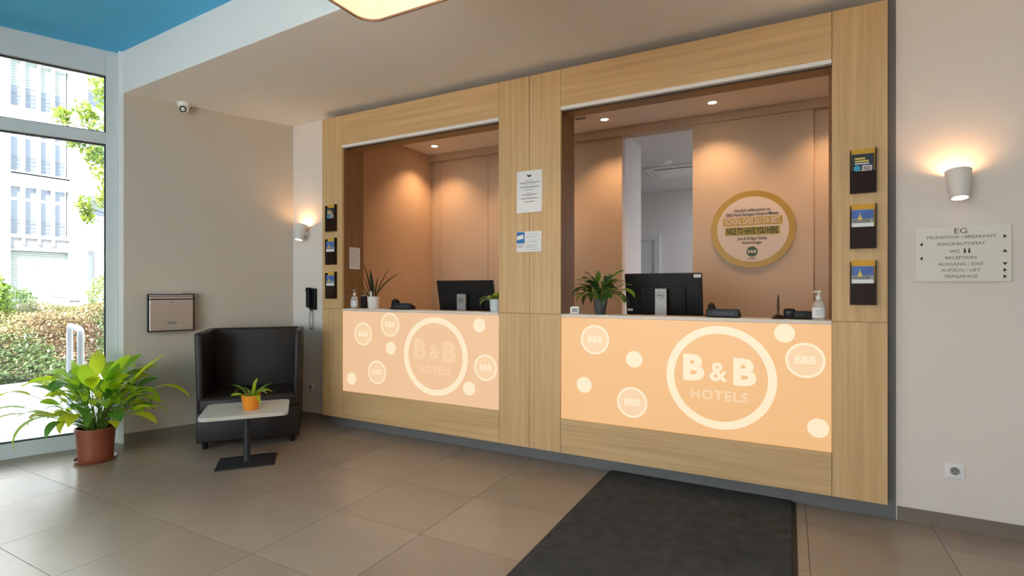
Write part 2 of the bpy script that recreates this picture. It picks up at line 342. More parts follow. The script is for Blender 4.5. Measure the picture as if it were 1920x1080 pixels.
# oak front
oak = thing('reception_desk', 'light oak panelled reception front with two openings above lit counters', 'reception desk')
YF = 3.45; e = 0.0012
ZB, ZC, ZT, ZR = 0.113, 1.102, 2.853, 2.585
for x0, x1, c0, c1 in ((-3.834,-3.577,0,1), (-1.949,-1.690,1,0), (-1.690,-1.440,0,1), (0.214,0.473,1,0)):
    box('stile_panel', 'wv', oak, x0+e, x1-e, YF, YF+0.022, ZB, ZC-e, 0.0008, 1); box('stile_panel', 'wv', oak, x0+e, x1-e, YF, YF+0.022, ZC+e, ZT, 0.0008, 1)
    box('stile_core', 'wv', oak, x0+e+0.018*c0, x1-e-0.018*c1, YF+0.0225, YW-0.004, ZB, ZT-0.001)
for x0, x1 in ((-3.577,-1.949), (-1.440,0.214)):
    box('top_rail', 'wh', oak, x0+e, x1-e, YF, YW-0.004, ZR, ZT, 0.0008, 1)
    box('bottom_rail', 'wh', oak, x0+e, x1-e, YF, YW-0.004, ZB, 0.357, 0.0008, 1)
    box('shutter_track', 'track', oak, x0+e, x1-e, YF-0.004, YF+0.03, 2.560, ZR-0.001, 0.001, 1)
    box('track_slot', 'gasket', oak, x0+e, x1-e, YF+0.03, YF+0.05, 2.556, ZR-0.001)
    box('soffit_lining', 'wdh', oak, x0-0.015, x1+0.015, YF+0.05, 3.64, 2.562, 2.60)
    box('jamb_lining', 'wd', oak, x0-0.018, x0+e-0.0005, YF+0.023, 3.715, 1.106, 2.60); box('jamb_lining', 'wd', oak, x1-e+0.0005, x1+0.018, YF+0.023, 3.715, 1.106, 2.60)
# backlit counter fronts
lit_mats = {}
for nm, c, s in (('lit_L', (1.0, 0.625, 0.36), 0.42), ('lit_R', (1.0, 0.56, 0.235), 0.425), ('lit_bright', (1.0, 0.80, 0.55), 0.50)):
    lit_mats[nm] = mat(nm, (0.12, 0.09, 0.07), 0.35, emit=c, es=s, spec=0.3)
lit_mats['lit_faint'] = mat('lit_faint', (0.12, 0.09, 0.07), 0.35, emit=(1.0, 0.69, 0.41), es=0.45, spec=0.3)
YL = 3.456
def lit_panel(x0, x1, m, small, solid, big, label, lm):
    t = thing('backlit_panel', label, 'lit panel', ((x0+x1)/2, YL, 0.357))
    def L(x): return x - (x0+x1)/2
    def Z(z): return z - 0.357
    box('acrylic_sheet', lit_mats[m], t, L(x0)+e, L(x1)-e, 0, 0.02, 0.002, 0.724)
    bm = bmesh.new(); bm_ring(bm, 0.272, 0.32, 72, (L(big[0]), Z(big[1])), -0.0012, 0.0); obj('ring', bm, lit_mats['lit_bright'], t)
    y = -0.0012
    text('B', 0.218, lit_mats[lm], t, L(big[0]-0.158), y, Z(big[1]+0.045), bold=0.010, ext=0.0005, sx=1.05)
    text('B', 0.218, lit_mats[lm], t, L(big[0]+0.138), y, Z(big[1]+0.035), bold=0.010, ext=0.0005, sx=1.05)
    text('&', 0.165, lit_mats[lm], t, L(big[0]-0.008), y, Z(big[1]+0.03), bold=0.003, ext=0.0005, sx=0.95)
    text('HOTELS', 0.082, lit_mats['lit_faint'], t, L(big[0]-0.005), y, Z(big[1]-0.115), bold=0.0025, ext=0.0005, sx=1.0, space=1.18)
    for cx, cz in small:
        bm = bmesh.new(); bm_ring(bm, 0.088, 0.1025, 48, (L(cx), Z(cz)), -0.0012, 0.0); obj('ring', bm, lit_mats['lit_bright'], t)
        bm = bmesh.new(); bm_ring(bm, 0.0, 0.088, 48, (L(cx), Z(cz)), -0.0006, 0.0); obj('disc', bm, lit_mats['lit_faint'], t)
        text('B&B', 0.062, lit_mats['lit_bright'], t, L(cx), -0.0012, Z(cz), bold=0.002, ext=0.0004)
    for cx, cz in solid:
        bm = bmesh.new(); bm_ring(bm, 0.0, 0.055, 40, (L(cx), Z(cz)), -0.0012, 0.0); obj('disc', bm, lit_mats['lit_bright'], t)
    return t
lit_panel(-3.577, -1.949, 'lit_L', [(-3.332,0.883),(-3.023,0.974),(-3.17,0.556),(-2.07,0.674)], [(-3.014,0.774),(-3.469,0.476),(-2.125,1.0),(-2.22,0.5)], (-2.551,0.732), 'backlit pale peach counter panel with round logos, left beside the armchair', 'lit_faint')
lit_panel(-1.440, 0.214, 'lit_R', [(-1.188,0.932),(-0.928,0.524),(0.082,0.871)], [(-0.914,0.814),(-1.266,0.612),(-0.024,1.024),(0.147,0.488)], (-0.382,0.734), 'backlit orange counter panel with round logos, right behind the floor mat', 'lit_bright')
for x0, x1, lb in ((-3.577,-1.949,'pale narrow counter top above the left lit panel'), (-1.440,0.214,'pale narrow counter top above the right lit panel')):
    b2 = bmesh.new(); bm_box(b2, x0+e, x1-e, YF-0.004, 3.61, 1.083, 1.105); tag(obj('reception_counter', b2, 'counter', bevel=0.002), lb, 'counter')

# ------------------------------------------------------------------ reception interior
wb_ = sempty('wall_reception', 'sand-coloured panelled back wall of the reception', 'wall')
YB = 5.18
for x0, x1 in ((-3.87,-3.745), (-3.745,-3.068), (-3.068,-2.30), (-2.30,-1.53), (0.10,1.2)): box('wall_panel', 'panel', wb_, x0+0.002, x1-0.002, YB, YB+0.03, 0, 2.822, 0.0015, 1)
box('door_post', 'panel', wb_, -1.53, -1.489, YB-0.012, YB+0.09, 0, 2.822, 0.002, 1)
box('header', 'panel', wb_, -3.9, 1.2, YB-0.05, YB+0.09, 2.822, H_CEIL-0.001, 0.002, 1)
box('wall_core', 'panel', wb_, -3.87, -1.53, YB+0.032, YB+0.09, 0, 2.822); box('wall_core', 'panel', wb_, -0.803, 1.2, YB+0.032, YB+0.09, 0, 2.822)
sl = box('sliding_panel', 'panel', None, -0.803, 0.185, YB-0.045, YB-0.008, 0.01, 2.82, 0.002); tag(sl, 'sand-coloured sliding door leaf carrying the round welcome disc', 'sliding door')
b2 = bmesh.new(); bm_box(b2, -3.97, -3.87, YW+0.12, YB+0.1, 0, H_CEIL); struct(obj('wall_reception_left', b2, 'peach'), 'peach side wall at the left of the reception', 'wall')
b2 = bmesh.new(); bm_box(b2, 1.2, 1.3, YW+0.12, YB+0.1, 0, H_CEIL); struct(obj('wall_reception_right', b2, 'peach'), 'side wall at the hidden right of the reception', 'wall')
# inner face of lobby wall strips
# staff desks
for x0, x1, lb in ((-3.5,-2.0,'low staff desk behind the left counter'), (-1.42,0.2,'low staff desk behind the right counter')):
    t = thing('staff_desk', lb, 'desk', ((x0+x1)/2, 3.98, 0)); hw = (x1-x0)/2
    box('desk_top', 'panel', t, -hw, hw, -0.36, 0.34, 0.80, 0.83, 0.002)
    for sx in (-1, 1): box('side_panel', 'panel', t, sx*(hw-0.03)-0.015, sx*(hw-0.03)+0.015, -0.34, 0.32, 0, 0.80)
# downlights
for x, lb in ((-3.56,'recessed downlight in the reception ceiling above the snake plant side'), (-2.53,'recessed downlight hidden behind the oak middle stile'), (-1.56,'recessed downlight above the office doorway'), (-0.59,'recessed downlight above the round welcome disc'), (0.38,'recessed downlight hidden behind the oak right stile')):
    t = thing('downlight', lb, 'downlight', (x, 4.82, H_CEIL), group='reception downlights')
    bm = bmesh.new(); bm_lathe(bm, [(0.036,0.0),(0.036,-0.004),(0.048,-0.004),(0.048,0.0)], 28); obj('trim_ring', bm, 'trimw', t, smooth=True)
    bm = bmesh.new(); bm_lathe(bm, [(0.0,-0.0025),(0.036,-0.0025)], 28); obj('lens', bm, 'bulb', t)
    d = bpy.data.lights.new('spot', 'SPOT'); d.energy = 27; d.color = (1.0, 0.62, 0.34); d.spot_size = R(112); d.spot_blend = 0.75; d.shadow_soft_size = 0.035
    o = bpy.data.objects.new('spot', d); C.objects.link(o); o.parent = t; o.location = (0, 0, -0.012)
# small sensor on reception ceiling
t = thing('ceiling_vent', 'tiny dark slotted vent on the reception ceiling by the oak jamb', 'vent', (-1.74, 4.66, H_CEIL))
box('vent_body', 'ceil', t, -0.06, 0.06, -0.045, 0.045, -0.012, 0.0, 0.003)
for k in range(3): box('slot', 'gasket', t, -0.05, 0.05, -0.03+0.022*k, -0.018+0.022*k, -0.0135, -0.011)
# office behind
b2 = bmesh.new(); bm_box(b2, -1.60, -1.489, YB+0.09, 5.93, 0, H_CEIL); struct(obj('wall_office_side', b2, 'cool'), 'grey-white return wall just inside the office doorway', 'wall')
b2 = bmesh.new(); bm_box(b2, -4.2, 3.2, 8.9, 9.0, 0, H_CEIL); struct(obj('wall_office_back', b2, 'cool'), 'grey-white far wall of the office', 'wall')
b2 = bmesh.new(); bm_box(b2, -4.3, -4.2, YB+0.09, 9.0, 0, H_CEIL); struct(obj('wall_office_left', b2, 'cool'), 'left wall of the office', 'wall')
b2 = bmesh.new(); bm_box(b2, 3.2, 3.3, YW+0.12, 9.0, 0, H_CEIL); struct(obj('wall_office_right', b2, 'cool'), 'right wall of the office', 'wall')
b2 = bmesh.new(); bm_box(b2, 1.2, 3.2, YB+0.03, YB+0.1, 0, H_CEIL); struct(obj('wall_office_front', b2, 'cool'), 'wall between office and lobby', 'wall')
b2 = bmesh.new(); bm_box(b2, -4.2, 3.2, YB+0.1, 8.9, H_CEIL-0.012, H_CEIL-0.001); struct(obj('ceiling_office', b2, 'cool'), 'white ceiling of the office', 'ceiling')
dr = sempty('door_1', 'white door frame on the far office wall', 'door')
for x0, x1 in ((-2.83,-2.74), (-2.0,-1.91)): box('door_jamb', 'frame', dr, x0, x1, 8.86, 8.9, 0, 2.10)
box('door_jamb', 'frame', dr, -2.83, -1.91, 8.86, 8.9, 2.10, 2.19); box('door_leaf', 'frame', dr, -2.74, -2.0, 8.875, 8.9, 0.01, 2.10)
t = thing('air_conditioner', 'white ceiling cassette air conditioner in the office', 'air conditioner', (-1.35, 7.35, H_CEIL-0.012))
box('cassette', 'trimw', t, -0.36, 0.36, -0.36, 0.36, -0.03, 0.0, 0.008)
for k, (x0,x1,y0,y1) in enumerate(((-0.24,0.24,-0.32,-0.28),(-0.24,0.24,0.28,0.32),(-0.32,-0.28,-0.24,0.24),(0.28,0.32,-0.24,0.24))): box('outlet_slot', 'gasket' if k == 0 else 'frame', t, x0, x1, y0, y1, -0.032, -0.025)
bm = bmesh.new(); bm_lathe(bm, [(0,-0.03),(0.05,-0.03),(0.055,0.0)], 20); tag(obj('smoke_detector', bm, 'trimw', smooth=True), 'small round smoke detector on the office ceiling', 'smoke detector').location = (-1.36, 6.75, H_CEIL-0.012)
t = thing('office_lamp', 'square ceiling light panel hidden behind the sliding door leaf', 'lamp', (0.9, 8.1, H_CEIL-0.012))
box('lamp_frame', 'trimw', t, -0.32, 0.32, -0.32, 0.32, -0.03, 0, 0.003)
d = bpy.data.lights.new('office_area', 'AREA'); d.energy = 62; d.size = 0.58; d.color = (0.95, 0.96, 1.0)
o = bpy.data.objects.new('office_area', d); C.objects.link(o); o.parent = t; o.location = (0,0,-0.035)

# ------------------------------------------------------------------ round welcome disc
t = thing('welcome_disc', 'round gold-rimmed welcome disc with printed greeting on the sliding door', 'sign', (-0.292, YB-0.047, 1.816))
bm = bmesh.new(); bm_ring(bm, 0, 0.345, 80, (0,0), -0.012, 0.0); obj('disc', bm, 'gold', t)
bm = bmesh.new(); bm_ring(bm, 0, 0.292, 80, (0,0), -0.0135, -0.011); obj('face', bm, 'cream', t)
y = -0.0142
text('Herzlich willkommen im', 0.042, 'ink', t, 0, y, 0.171, ext=0.0004, bold=0.0006, fit=0.292)
text('B&B Hotel Stuttgart-Airport/Messe.', 0.042, 'ink', t, 0, y, 0.134, ext=0.0004, bold=0.0006, fit=0.428)
box('banner', 'gold', t, -0.242, 0.242, -0.0145, -0.013, 0.036, 0.108); text('SCHÖN, DASS DU DA BIST.', 0.072, 'cream', t, 0, -0.0152, 0.072, ext=0.0004, bold=0.0012, fit=0.452)
box('banner', 'olive', t, -0.222, 0.222, -0.0145, -0.013, -0.052, 0.021); text('NICE TO HAVE YOU HERE.', 0.076, 'ink', t, 0, -0.0152, -0.016, ext=0.0004, bold=0.0016, fit=0.42)
text('Jana & Rüdiger Gladky', 0.038, 'ink', t, 0, y, -0.082, ext=0.0004, bold=0.0006, fit=0.244); text('Hotelmanager', 0.036, 'ink', t, 0, y, -0.119, ext=0.0004, bold=0.0005, fit=0.163)
bm = bmesh.new(); bm_ring(bm, 0, 0.046, 40, (0,-0.200), -0.0145, -0.013); obj('badge', bm, 'dgreen', t)
text('B&B', 0.036, 'cream', t, 0, -0.0152, -0.200, ext=0.0004, bold=0.0008, fit=0.07); text('HOTELS', 0.020, 'ink', t, 0, y, -0.264, ext=0.0004, bold=0.0005, fit=0.064)

# ------------------------------------------------------------------ notices on the oak stile and jamb
def bars(t, rows, m, y):
    for (x0, x1, z, h) in rows: box('text_line', m, t, x0, x1, y-0.0004, y+0.0002, z-h/2, z+h/2)
t = thing('paper_notice', 'white printed notice sheet taped to the oak middle stile', 'notice', (-1.688, YF-0.0012, 2.0))
bm = bmesh.new(); n = 8
for i in range(n+1):
    for j in (0, 1):
        f = i/n; bm.verts.new((-0.104 + 0.208*j + 0.003*(f-0.5), -0.002 - (0.006*(abs(f-0.5)*2)**3 if j else 0.001), -0.154 + 0.308*f))
bm.verts.ensure_lookup_table()
for i in range(n): bm.faces.new((bm.verts[2*i], bm.verts[2*i+1], bm.verts[2*i+3], bm.verts[2*i+2]))
o = obj('sheet', bm, 'paper', t); md = o.modifiers.new('s', 'SOLIDIFY'); md.thickness = 0.0006
bm = bmesh.new(); bm_ring(bm, 0, 0.019, 28, (0, 0.125), -0.0052, -0.0045); obj('logo', bm, 'dgreen', t); text('B&B', 0.014, 'paper', t, 0, -0.0056, 0.125, ext=0.0003)
bars(t, [(-0.035,0.03,0.082,0.003),(-0.078,0.078,0.066,0.007),(-0.06,0.05,0.054,0.003),(-0.078,0.078,0.034,0.008),(-0.04,0.04,0.014,0.005),(-0.02,0.02,-0.006,0.003),(-0.06,0.06,-0.022,0.007),(-0.03,0.03,-0.034,0.003),(-0.068,0.068,-0.050,0.007),(-0.04,0.045,-0.074,0.006)], 'greyink', -0.005)
t = thing('camera_notice', 'white and blue camera surveillance notice on the oak middle stile', 'notice', (-1.693, YF-0.0005, 1.632))
box('plate', 'paper', t, -0.102, 0.102, -0.002, 0, -0.075, 0.075, 0.0005, 1)
box('blue_field', 'signblue', t, -0.100, -0.034, -0.0028, -0.002, -0.012, 0.072)
bm = bmesh.new(); bm_box(bm, -0.028, 0.022, -0.0008, 0.0, -0.014, 0.016); bm_box(bm, -0.034, -0.028, -0.0008, 0.0, -0.008, 0.006)
o = obj('camera_pictogram', bm, 'paper', t); o.location = (-0.065, -0.0029, 0.033); o.rotation_euler = (0, R(-12), 0)
bars(t, [(-0.024,0.07,0.058,0.003),(-0.024,0.098,0.042,0.0015),(-0.024,0.06,0.032,0.003),(-0.024,0.098,0.012,0.0015),(-0.024,0.07,0.000,0.003),(-0.024,0.098,-0.02,0.0015),(-0.024,0.07,-0.032,0.003),(-0.024,0.05,-0.042,0.003),(-0.024,0.09,-0.058,0.003),(-0.098,-0.04,-0.028,0.006),(-0.098,-0.05,-0.04,0.004)], 'greyink', -0.0026)
t = thing('jamb_notice', 'small printed sheet on the inner oak jamb above the hand sanitizer', 'notice', (-3.5745, 3.60, 1.566), R(90))
box('sheet', 'paper', t, -0.066, 0.066, -0.0012, 0, -0.10, 0.10)
bars(t, [(-0.055, 0.05-0.01*(k % 3), 0.078-0.016*k, 0.003) for k in range(10)], 'greyink', -0.0016)

# ------------------------------------------------------------------ brochure holders and brochures
sky_blue = mat('print_sky', (0.06, 0.13, 0.42), 0.4, noise=0.5, nscale=40); skyline = mat('print_skyline', (0.28, 0.30, 0.27), 0.4, noise=0.7, nscale=70)
navy = mat('print_navy', (0.018, 0.026, 0.045), 0.4); cyan = mat('print_cyan', (0.04, 0.32, 0.55), 0.4); yel = mat('print_yellow', (0.70, 0.55, 0.12), 0.5); photo = mat('print_photo', (0.35, 0.3, 0.28), 0.5, noise=0.7, nscale=90)
def holder(x, z0, kind, lab, blab):
    h = 0.245; wd = 0.117
    t = thing('brochure_holder', lab, 'brochure holder', (x, YF-0.0005, z0), group='brochure holders')
    box('back_plate', 'amber', t, -wd/2, wd/2, -0.004, 0, 0, h, 0.001, 1)
    box('front_pocket', 'amberd', t, -wd/2, wd/2, -0.034, -0.030, 0, 0.118, 0.001, 1)
    for s in (-1, 1): box('side_wall', 'amberd', t, s*(wd/2)-0.0015, s*(wd/2)+0.0015, -0.034, -0.004, 0.0, h if s > 0 else h-0.01, 0.0005, 1)
    box('bottom_plate', 'amberd', t, -wd/2+0.002, wd/2-0.002, -0.030, -0.004, 0, 0.004)
    b = thing('brochure', blab, 'brochure', (x-0.002, YF-0.022, z0+0.005))
    if kind == 0:
        box('booklet', navy, b, -0.05, 0.05, -0.005, 0.005, 0, 0.208)
        for k, (x0, x1, zz) in enumerate(((-0.036, 0.012, 0.183), (-0.036, 0.028, 0.168), (-0.036,0.03,0.155))):
            box('headline', yel if k < 2 else 'paper', b, x0, x1, -0.0056, -0.005, zz-(0.005 if k < 2 else 0.003), zz+(0.005 if k < 2 else 0.003))
        bm = bmesh.new(); bm_ring(bm, 0, 0.016, 24, (-0.026, 0.130), -0.0058, -0.005); obj('blue_spot', bm, cyan, b)
        bm = bmesh.new(); bm_box(bm, -0.022, 0.022, -0.0064, -0.005, -0.016, 0.016); o = obj('picture_border', bm, 'paper', b); o.location = (0.02, 0, 0.128); o.rotation_euler = (0, R(4), 0)
        bm = bmesh.new(); bm_box(bm, -0.018, 0.018, -0.0072, -0.005, -0.012, 0.012); o = obj('picture', bm, photo, b); o.location = (0.02, 0, 0.128); o.rotation_euler = (0, R(4), 0)
        bm = bmesh.new(); bm_box(bm, -0.020, 0.020, -0.0060, -0.005, -0.010, 0.010); o = obj('picture', bm, photo, b); o.location = (-0.018, 0, 0.106); o.rotation_euler = (0, R(-14), 0)
    else:
        box('booklet', 'paper', b, -0.05, 0.05, -0.005, 0.005, 0, 0.208)
        box('sky_picture', sky_blue, b, -0.05, 0.05, -0.0056, -0.005, 0.158, 0.207); box('skyline_picture', skyline, b, -0.05, 0.05, -0.0056, -0.005, 0.135, 0.158)
        bm = bmesh.new(); bm_lathe(bm, [(0.0,0.0),(0.010,0.0),(0.009,0.018),(0.003,0.026),(0.0,0.05)], 12); o = obj('dome_picture', bm, yel, b); o.scale = (1, 0.05, 1); o.location = (-0.012, -0.0056, 0.148)
        box('title_bar', 'ink', b, -0.040, 0.030, -0.0064, -0.005, 0.139, 0.150); box('title_line', 'paper', b, -0.036, 0.026, -0.0070, -0.005, 0.143, 0.146)
        box('footer', 'ink', b, -0.05, 0.05, -0.0056, -0.005, 0.0, 0.095)
for k, z in enumerate((1.812, 1.507, 1.197)):
    nm = ('topmost', 'middle', 'lowest')[k]
    holder(0.358, z, 0 if k == 0 else 1, 'amber acrylic brochure holder, %s of three on the right oak stile' % nm, ('dark navy brochure' if k == 0 else 'city skyline brochure') + ' in the %s holder near the wall lamp' % nm)
    holder(-3.700, z-0.004, 0 if k == 0 else 1, 'amber acrylic brochure holder, %s of three on the left oak stile' % nm, ('dark navy brochure' if k == 0 else 'city skyline brochure') + ' in the %s holder near the wall phone' % nm)

# ------------------------------------------------------------------ leaf builder
def blade(bm, base, az, elev, length, width, droop, n=7, fold=0.18, tipw=0.02, widest=0.4, twist=0.0):
    p = Vector(base); el = elev; rows = []
    for i in range(n+1):
        f = i/n
        d = Vector((math.cos(az)*math.cos(el), math.sin(az)*math.cos(el), math.sin(el)))
        side = Vector((-math.sin(az), math.cos(az), 0)); up = side.cross(d) * -1
        if twist: side = side*math.cos(twist*f) + up*math.sin(twist*f); up = side.cross(d) * -1
        if f < widest: wv = math.sin(f/widest*math.pi/2)**0.8
        else: wv = max(tipw, math.cos((f-widest)/(1-widest)*math.pi/2)**0.85)
        wv = max(wv, tipw) * width/2
        rows.append((bm.verts.new(p - side*wv + up*fold*wv), bm.verts.new(p), bm.verts.new(p + side*wv + up*fold*wv)))
        p = p + d*(length/n); el -= droop/n
    for a, b in zip(rows, rows[1:]):
        bm.faces.new((a[0], a[1], b[1], b[0])); bm.faces.new((a[1], a[2], b[2], b[1]))
    return p
def leaf_part(parent, m, *a, **k):
    bm = bmesh.new(); blade(bm, *a, **k); return obj('leaf', bm, m, parent, smooth=True)
def arc_stem(base, az, elev, length, droop, n=6):
    p = Vector(base); el = elev; pts = [p.copy()]
    for i in range(n):
        p = p + Vector((math.cos(az)*math.cos(el), math.sin(az)*math.cos(el), math.sin(el)))*(length/n); el -= droop/n; pts.append(p.copy())
    return pts, el
def pot_mesh(r0, r1, h, rim=0.0, wall=0.006, soil=0.02):
    bm = bmesh.new(); prof = [(0,0.0),(r0*0.96,0.0),(r0,0.004)]
    if rim: prof += [(r1-0.008, h-rim), (r1, h-rim), (r1, h), (r1-wall-0.004, h)]
    else: prof += [(r1, h), (r1-wall, h)]
    prof += [(r1-wall-0.004, h-soil-0.01)]
    bm_lathe(bm, prof, 32); return bm
def add_soil(t, r, z):
    bm = bmesh.new(); bm_lathe(bm, [(0, z+0.006), (r*0.6, z+0.004), (r, z)], 20); obj('soil', bm, 'soil', t, smooth=True)

# big floor plant
t = thing('floor_plant', 'large leafy green plant in a terracotta pot on the floor by the window', 'potted plant', (-4.59, 1.985, 0))
bm = bmesh.new(); bm_lathe(bm, [(0,0.0),(0.118,0.0),(0.134,0.022),(0.130,0.024),(0.116,0.008),(0,0.008)], 36); obj('saucer', bm, 'terra', t, smooth=True)
o = obj('pot', pot_mesh(0.106, 0.127, 0.245, 0.03), 'terra', t, smooth=True); o.location = (0, 0, 0.008)
add_soil(t, 0.117, 0.225)
rnd = random.Random(11)
def lily(t, n, r, z, lmin, lmax, lw, mats, rnd, el=(0.75, 1.45), droop=(0.9, 1.9), stem_r=0.003, stemf=0.55, az_list=None):
    for i in range(n):
        az = az_list[i] if az_list and i < len(az_list) else 2*math.pi*i/n*2.618 + rnd.uniform(-0.3, 0.3)
        e0 = rnd.uniform(*el); L = rnd.uniform(lmin, lmax)
        b = (r*0.6*math.cos(az)*rnd.random(), r*0.6*math.sin(az)*rnd.random(), z)
        pts, e1 = arc_stem(b, az, e0, L*stemf, 0.35*rnd.uniform(0.6, 1.4))
        bm = bmesh.new(); bm_tube(bm, pts, stem_r, 5, stem_r*0.6); obj('stem', bm, 'stem', t, smooth=True)
        leaf_part(t, rnd.choice(mats), pts[-1], az + rnd.uniform(-0.25,0.25), e1 + rnd.uniform(-0.05,0.35), L*(0.62 if stemf < 0.6 else 0.5), lw*rnd.uniform(0.7, 1.15), rnd.uniform(*droop), twist=rnd.uniform(-0.8,0.8))
lily(t, 84, 0.11, 0.235, 0.30, 0.50, 0.10, ['leafA','leafA','leafB','leafC','leafB'], rnd, el=(1.0,1.52), droop=(0.5,2.2), stemf=0.75)
lily(t, 40, 0.11, 0.235, 0.24, 0.44, 0.085, ['leafA','leafC','leafC','leafA','leafB'], rnd, el=(0.55,1.2), droop=(0.9,2.4), stemf=0.7)
# a few long, characteristic leaves
rx, ry = math.cos(R(28)), math.sin(R(28))       # picture-right direction on the floor
def azs(a): return R(28) + a                     # 0 = towards picture right, pi = picture left
for az, e0, L, sf, lw, dr, m in ((azs(0.2),0.95,0.72,0.6,0.085,0.3,'leafB'),(azs(0.05),0.62,0.78,0.62,0.07,1.6,'leafB'),(azs(-0.35),0.35,0.66,0.6,0.085,0.9,'leafB'),(azs(3.2),0.5,0.95,0.55,0.085,2.0,'leafB'),(azs(3.5),0.42,0.80,0.55,0.07,1.5,'leafA'),(azs(3.9),0.42,0.80,0.5,0.075,2.4,'leafA'),(azs(4.1),0.5,0.62,0.42,0.07,2.6,'leafA'),(azs(4.7),0.7,0.42,0.5,0.08,2.6,'leafB'),(azs(0.45),1.0,0.62,0.62,0.09,0.4,'leafB'),(azs(2.2),1.2,0.66,0.6,0.1,0.9,'leafB'),(azs(3.0),0.7,0.75,0.55,0.09,1.2,'leafB')):
    pts, e1 = arc_stem((0,0,0.235), az, e0+0.15, L*sf, 0.35)
    bm = bmesh.new(); bm_tube(bm, pts, 0.0032, 5, 0.002); obj('stem', bm, 'stem', t, smooth=True)
    leaf_part(t, m, pts[-1], az, e1+0.1, L*(1.05-sf), lw, dr, n=9)

# ------------------------------------------------------------------ armchair
t = thing('armchair', 'dark brown leather high-backed armchair in the corner below the letterbox wall', 'armchair', (-3.885, 2.744, 0), R(48))
W2 = 0.383; DP = 0.61; SH = 0.41
def rbox(name, m, parent, x0, x1, y0, y1, z0, z1, bv, seg=4):
    bm = bmesh.new(); bm_box(bm, x0, x1, y0, y1, z0, z1); o = obj(name, bm, m, parent, smooth=False, bevel=bv, seg=seg)
    for p in o.data.polygons: p.use_smooth = True
    return o
rbox('seat_base', 'leather', t, -W2+0.004, W2-0.004, 0.0, DP-0.05, 0.055, 0.30, 0.012)
rbox('seat_cushion', 'leather', t, -W2+0.012, W2-0.012, 0.004, DP-0.06, 0.285, SH, 0.035, 6)
for s in (-1, 1):
    bm = bmesh.new(); xi, xo = s*(W2-0.052), s*W2
    vs = []
    for z, fl, yf in ((0.10, 0.0, 0.035), (0.42, 0.002, 0.03), (0.93, 0.014, 0.012)):
        for x, y_ in ((xi+s*fl*0.6, yf), (xo+s*fl, yf), (xo+s*fl, DP-0.02), (xi+s*fl*0.6, DP-0.02)): vs.append(bm.verts.new((x, y_, z)))
    for q in (0, 1):
        for k in range(4): a = q*4; bm.faces.new((vs[a+k], vs[a+(k+1)%4], vs[a+4+(k+1)%4], vs[a+4+k]))
    bm.faces.new(vs[0:4]); bm.faces.new(vs[8:12])
    o = obj('side_wing', bm, 'leather', t, bevel=0.018, seg=4, angle=50)
    for p in o.data.polygons: p.use_smooth = True
bm = bmesh.new(); vs = []
for z, dy in ((0.10, 0.0), (0.93, 0.012)):
    for x, y_ in ((-W2+0.004, DP-0.075-dy*0), (W2-0.004, DP-0.075), (W2-0.004, DP), (-W2+0.004, DP)): vs.append(bm.verts.new((x*(1.0 if z < 0.5 else 1.03), y_+dy*0.5, z)))
for k in range(4): bm.faces.new((vs[k], vs[(k+1)%4], vs[4+(k+1)%4], vs[4+k]))
bm.faces.new(vs[0:4]); bm.faces.new(vs[4:8])
o = obj('backrest', bm, 'leather', t, bevel=0.02, seg=4, angle=50)
for p in o.data.polygons: p.use_smooth = True
for x in (-W2+0.06, W2-0.06):
    for y_ in (0.05, DP-0.1): 
        bm = bmesh.new(); bm_lathe(bm, [(0,0),(0.017,0),(0.02,0.004),(0.024,0.058),(0,0.058)], 16); o = obj('foot', bm, 'black', t, smooth=True); o.location = (x, y_, 0)
box('seam', 'black', t, -W2+0.02, W2-0.02, -0.0008, 0.002, 0.286, 0.2885)

# ------------------------------------------------------------------ coffee table with plant
t = thing('coffee_table', 'small pale-topped pedestal table with black base in front of the armchair', 'table', (-3.548, 2.488, 0), R(50))
def rrect(hx, hy, r, n=6):
    pts = []
    for cx, cy_, a0 in ((hx-r, hy-r, 0), (-hx+r, hy-r, 90), (-hx+r, -hy+r, 180), (hx-r, -hy+r, 270)):
        for k in range(n+1): a = R(a0 + 90*k/n); pts.append((cx + r*math.cos(a), cy_ + r*math.sin(a)))
    return pts
bm = bmesh.new(); bm_prism(bm, rrect(0.195, 0.150, 0.015), 0, 0.008); obj('base_plate', bm, 'blackm', t, bevel=0.002)
bm = bmesh.new(); bm_lathe(bm, [(0,0.008),(0.026,0.008),(0.026,0.012),(0.0225,0.014),(0.0225,0.374),(0,0.374)], 28); obj('column', bm, 'blackm', t, smooth=True)
bm = bmesh.new(); bm_prism(bm, rrect(0.08, 0.08, 0.01), 0.372, 0.3765); obj('mounting_plate', bm, 'blackm', t)
bm = bmesh.new(); bm_prism(bm, rrect(0.285, 0.245, 0.05), 0.3765, 0.396); obj('table_edge', bm, 'tableedge', t)
bm = bmesh.new(); bm_prism(bm, rrect(0.285, 0.245, 0.05), 0.396, 0.400); obj('table_top', bm, 'tabletop', t, bevel=0.0015)
t = thing('orange_plant', 'small green plant in an orange pot on the coffee table', 'potted plant', (-3.491, 2.480, 0.4))
obj('pot', pot_mesh(0.050, 0.066, 0.108, 0, 0.004), 'orange', t, smooth=True); add_soil(t, 0.06, 0.092)
rnd = random.Random(5)
for i in range(17):
    az = i*2.4 + rnd.uniform(-.2,.2); leaf_part(t, rnd.choice(['leafA','leafC','leafF','leafA']), (0.03*math.cos(az), 0.03*math.sin(az), 0.09), az, rnd.uniform(0.5,1.2), rnd.uniform(0.10,0.17), 0.026, rnd.uniform(0.9,2.2), twist=rnd.uniform(-.6,.6))
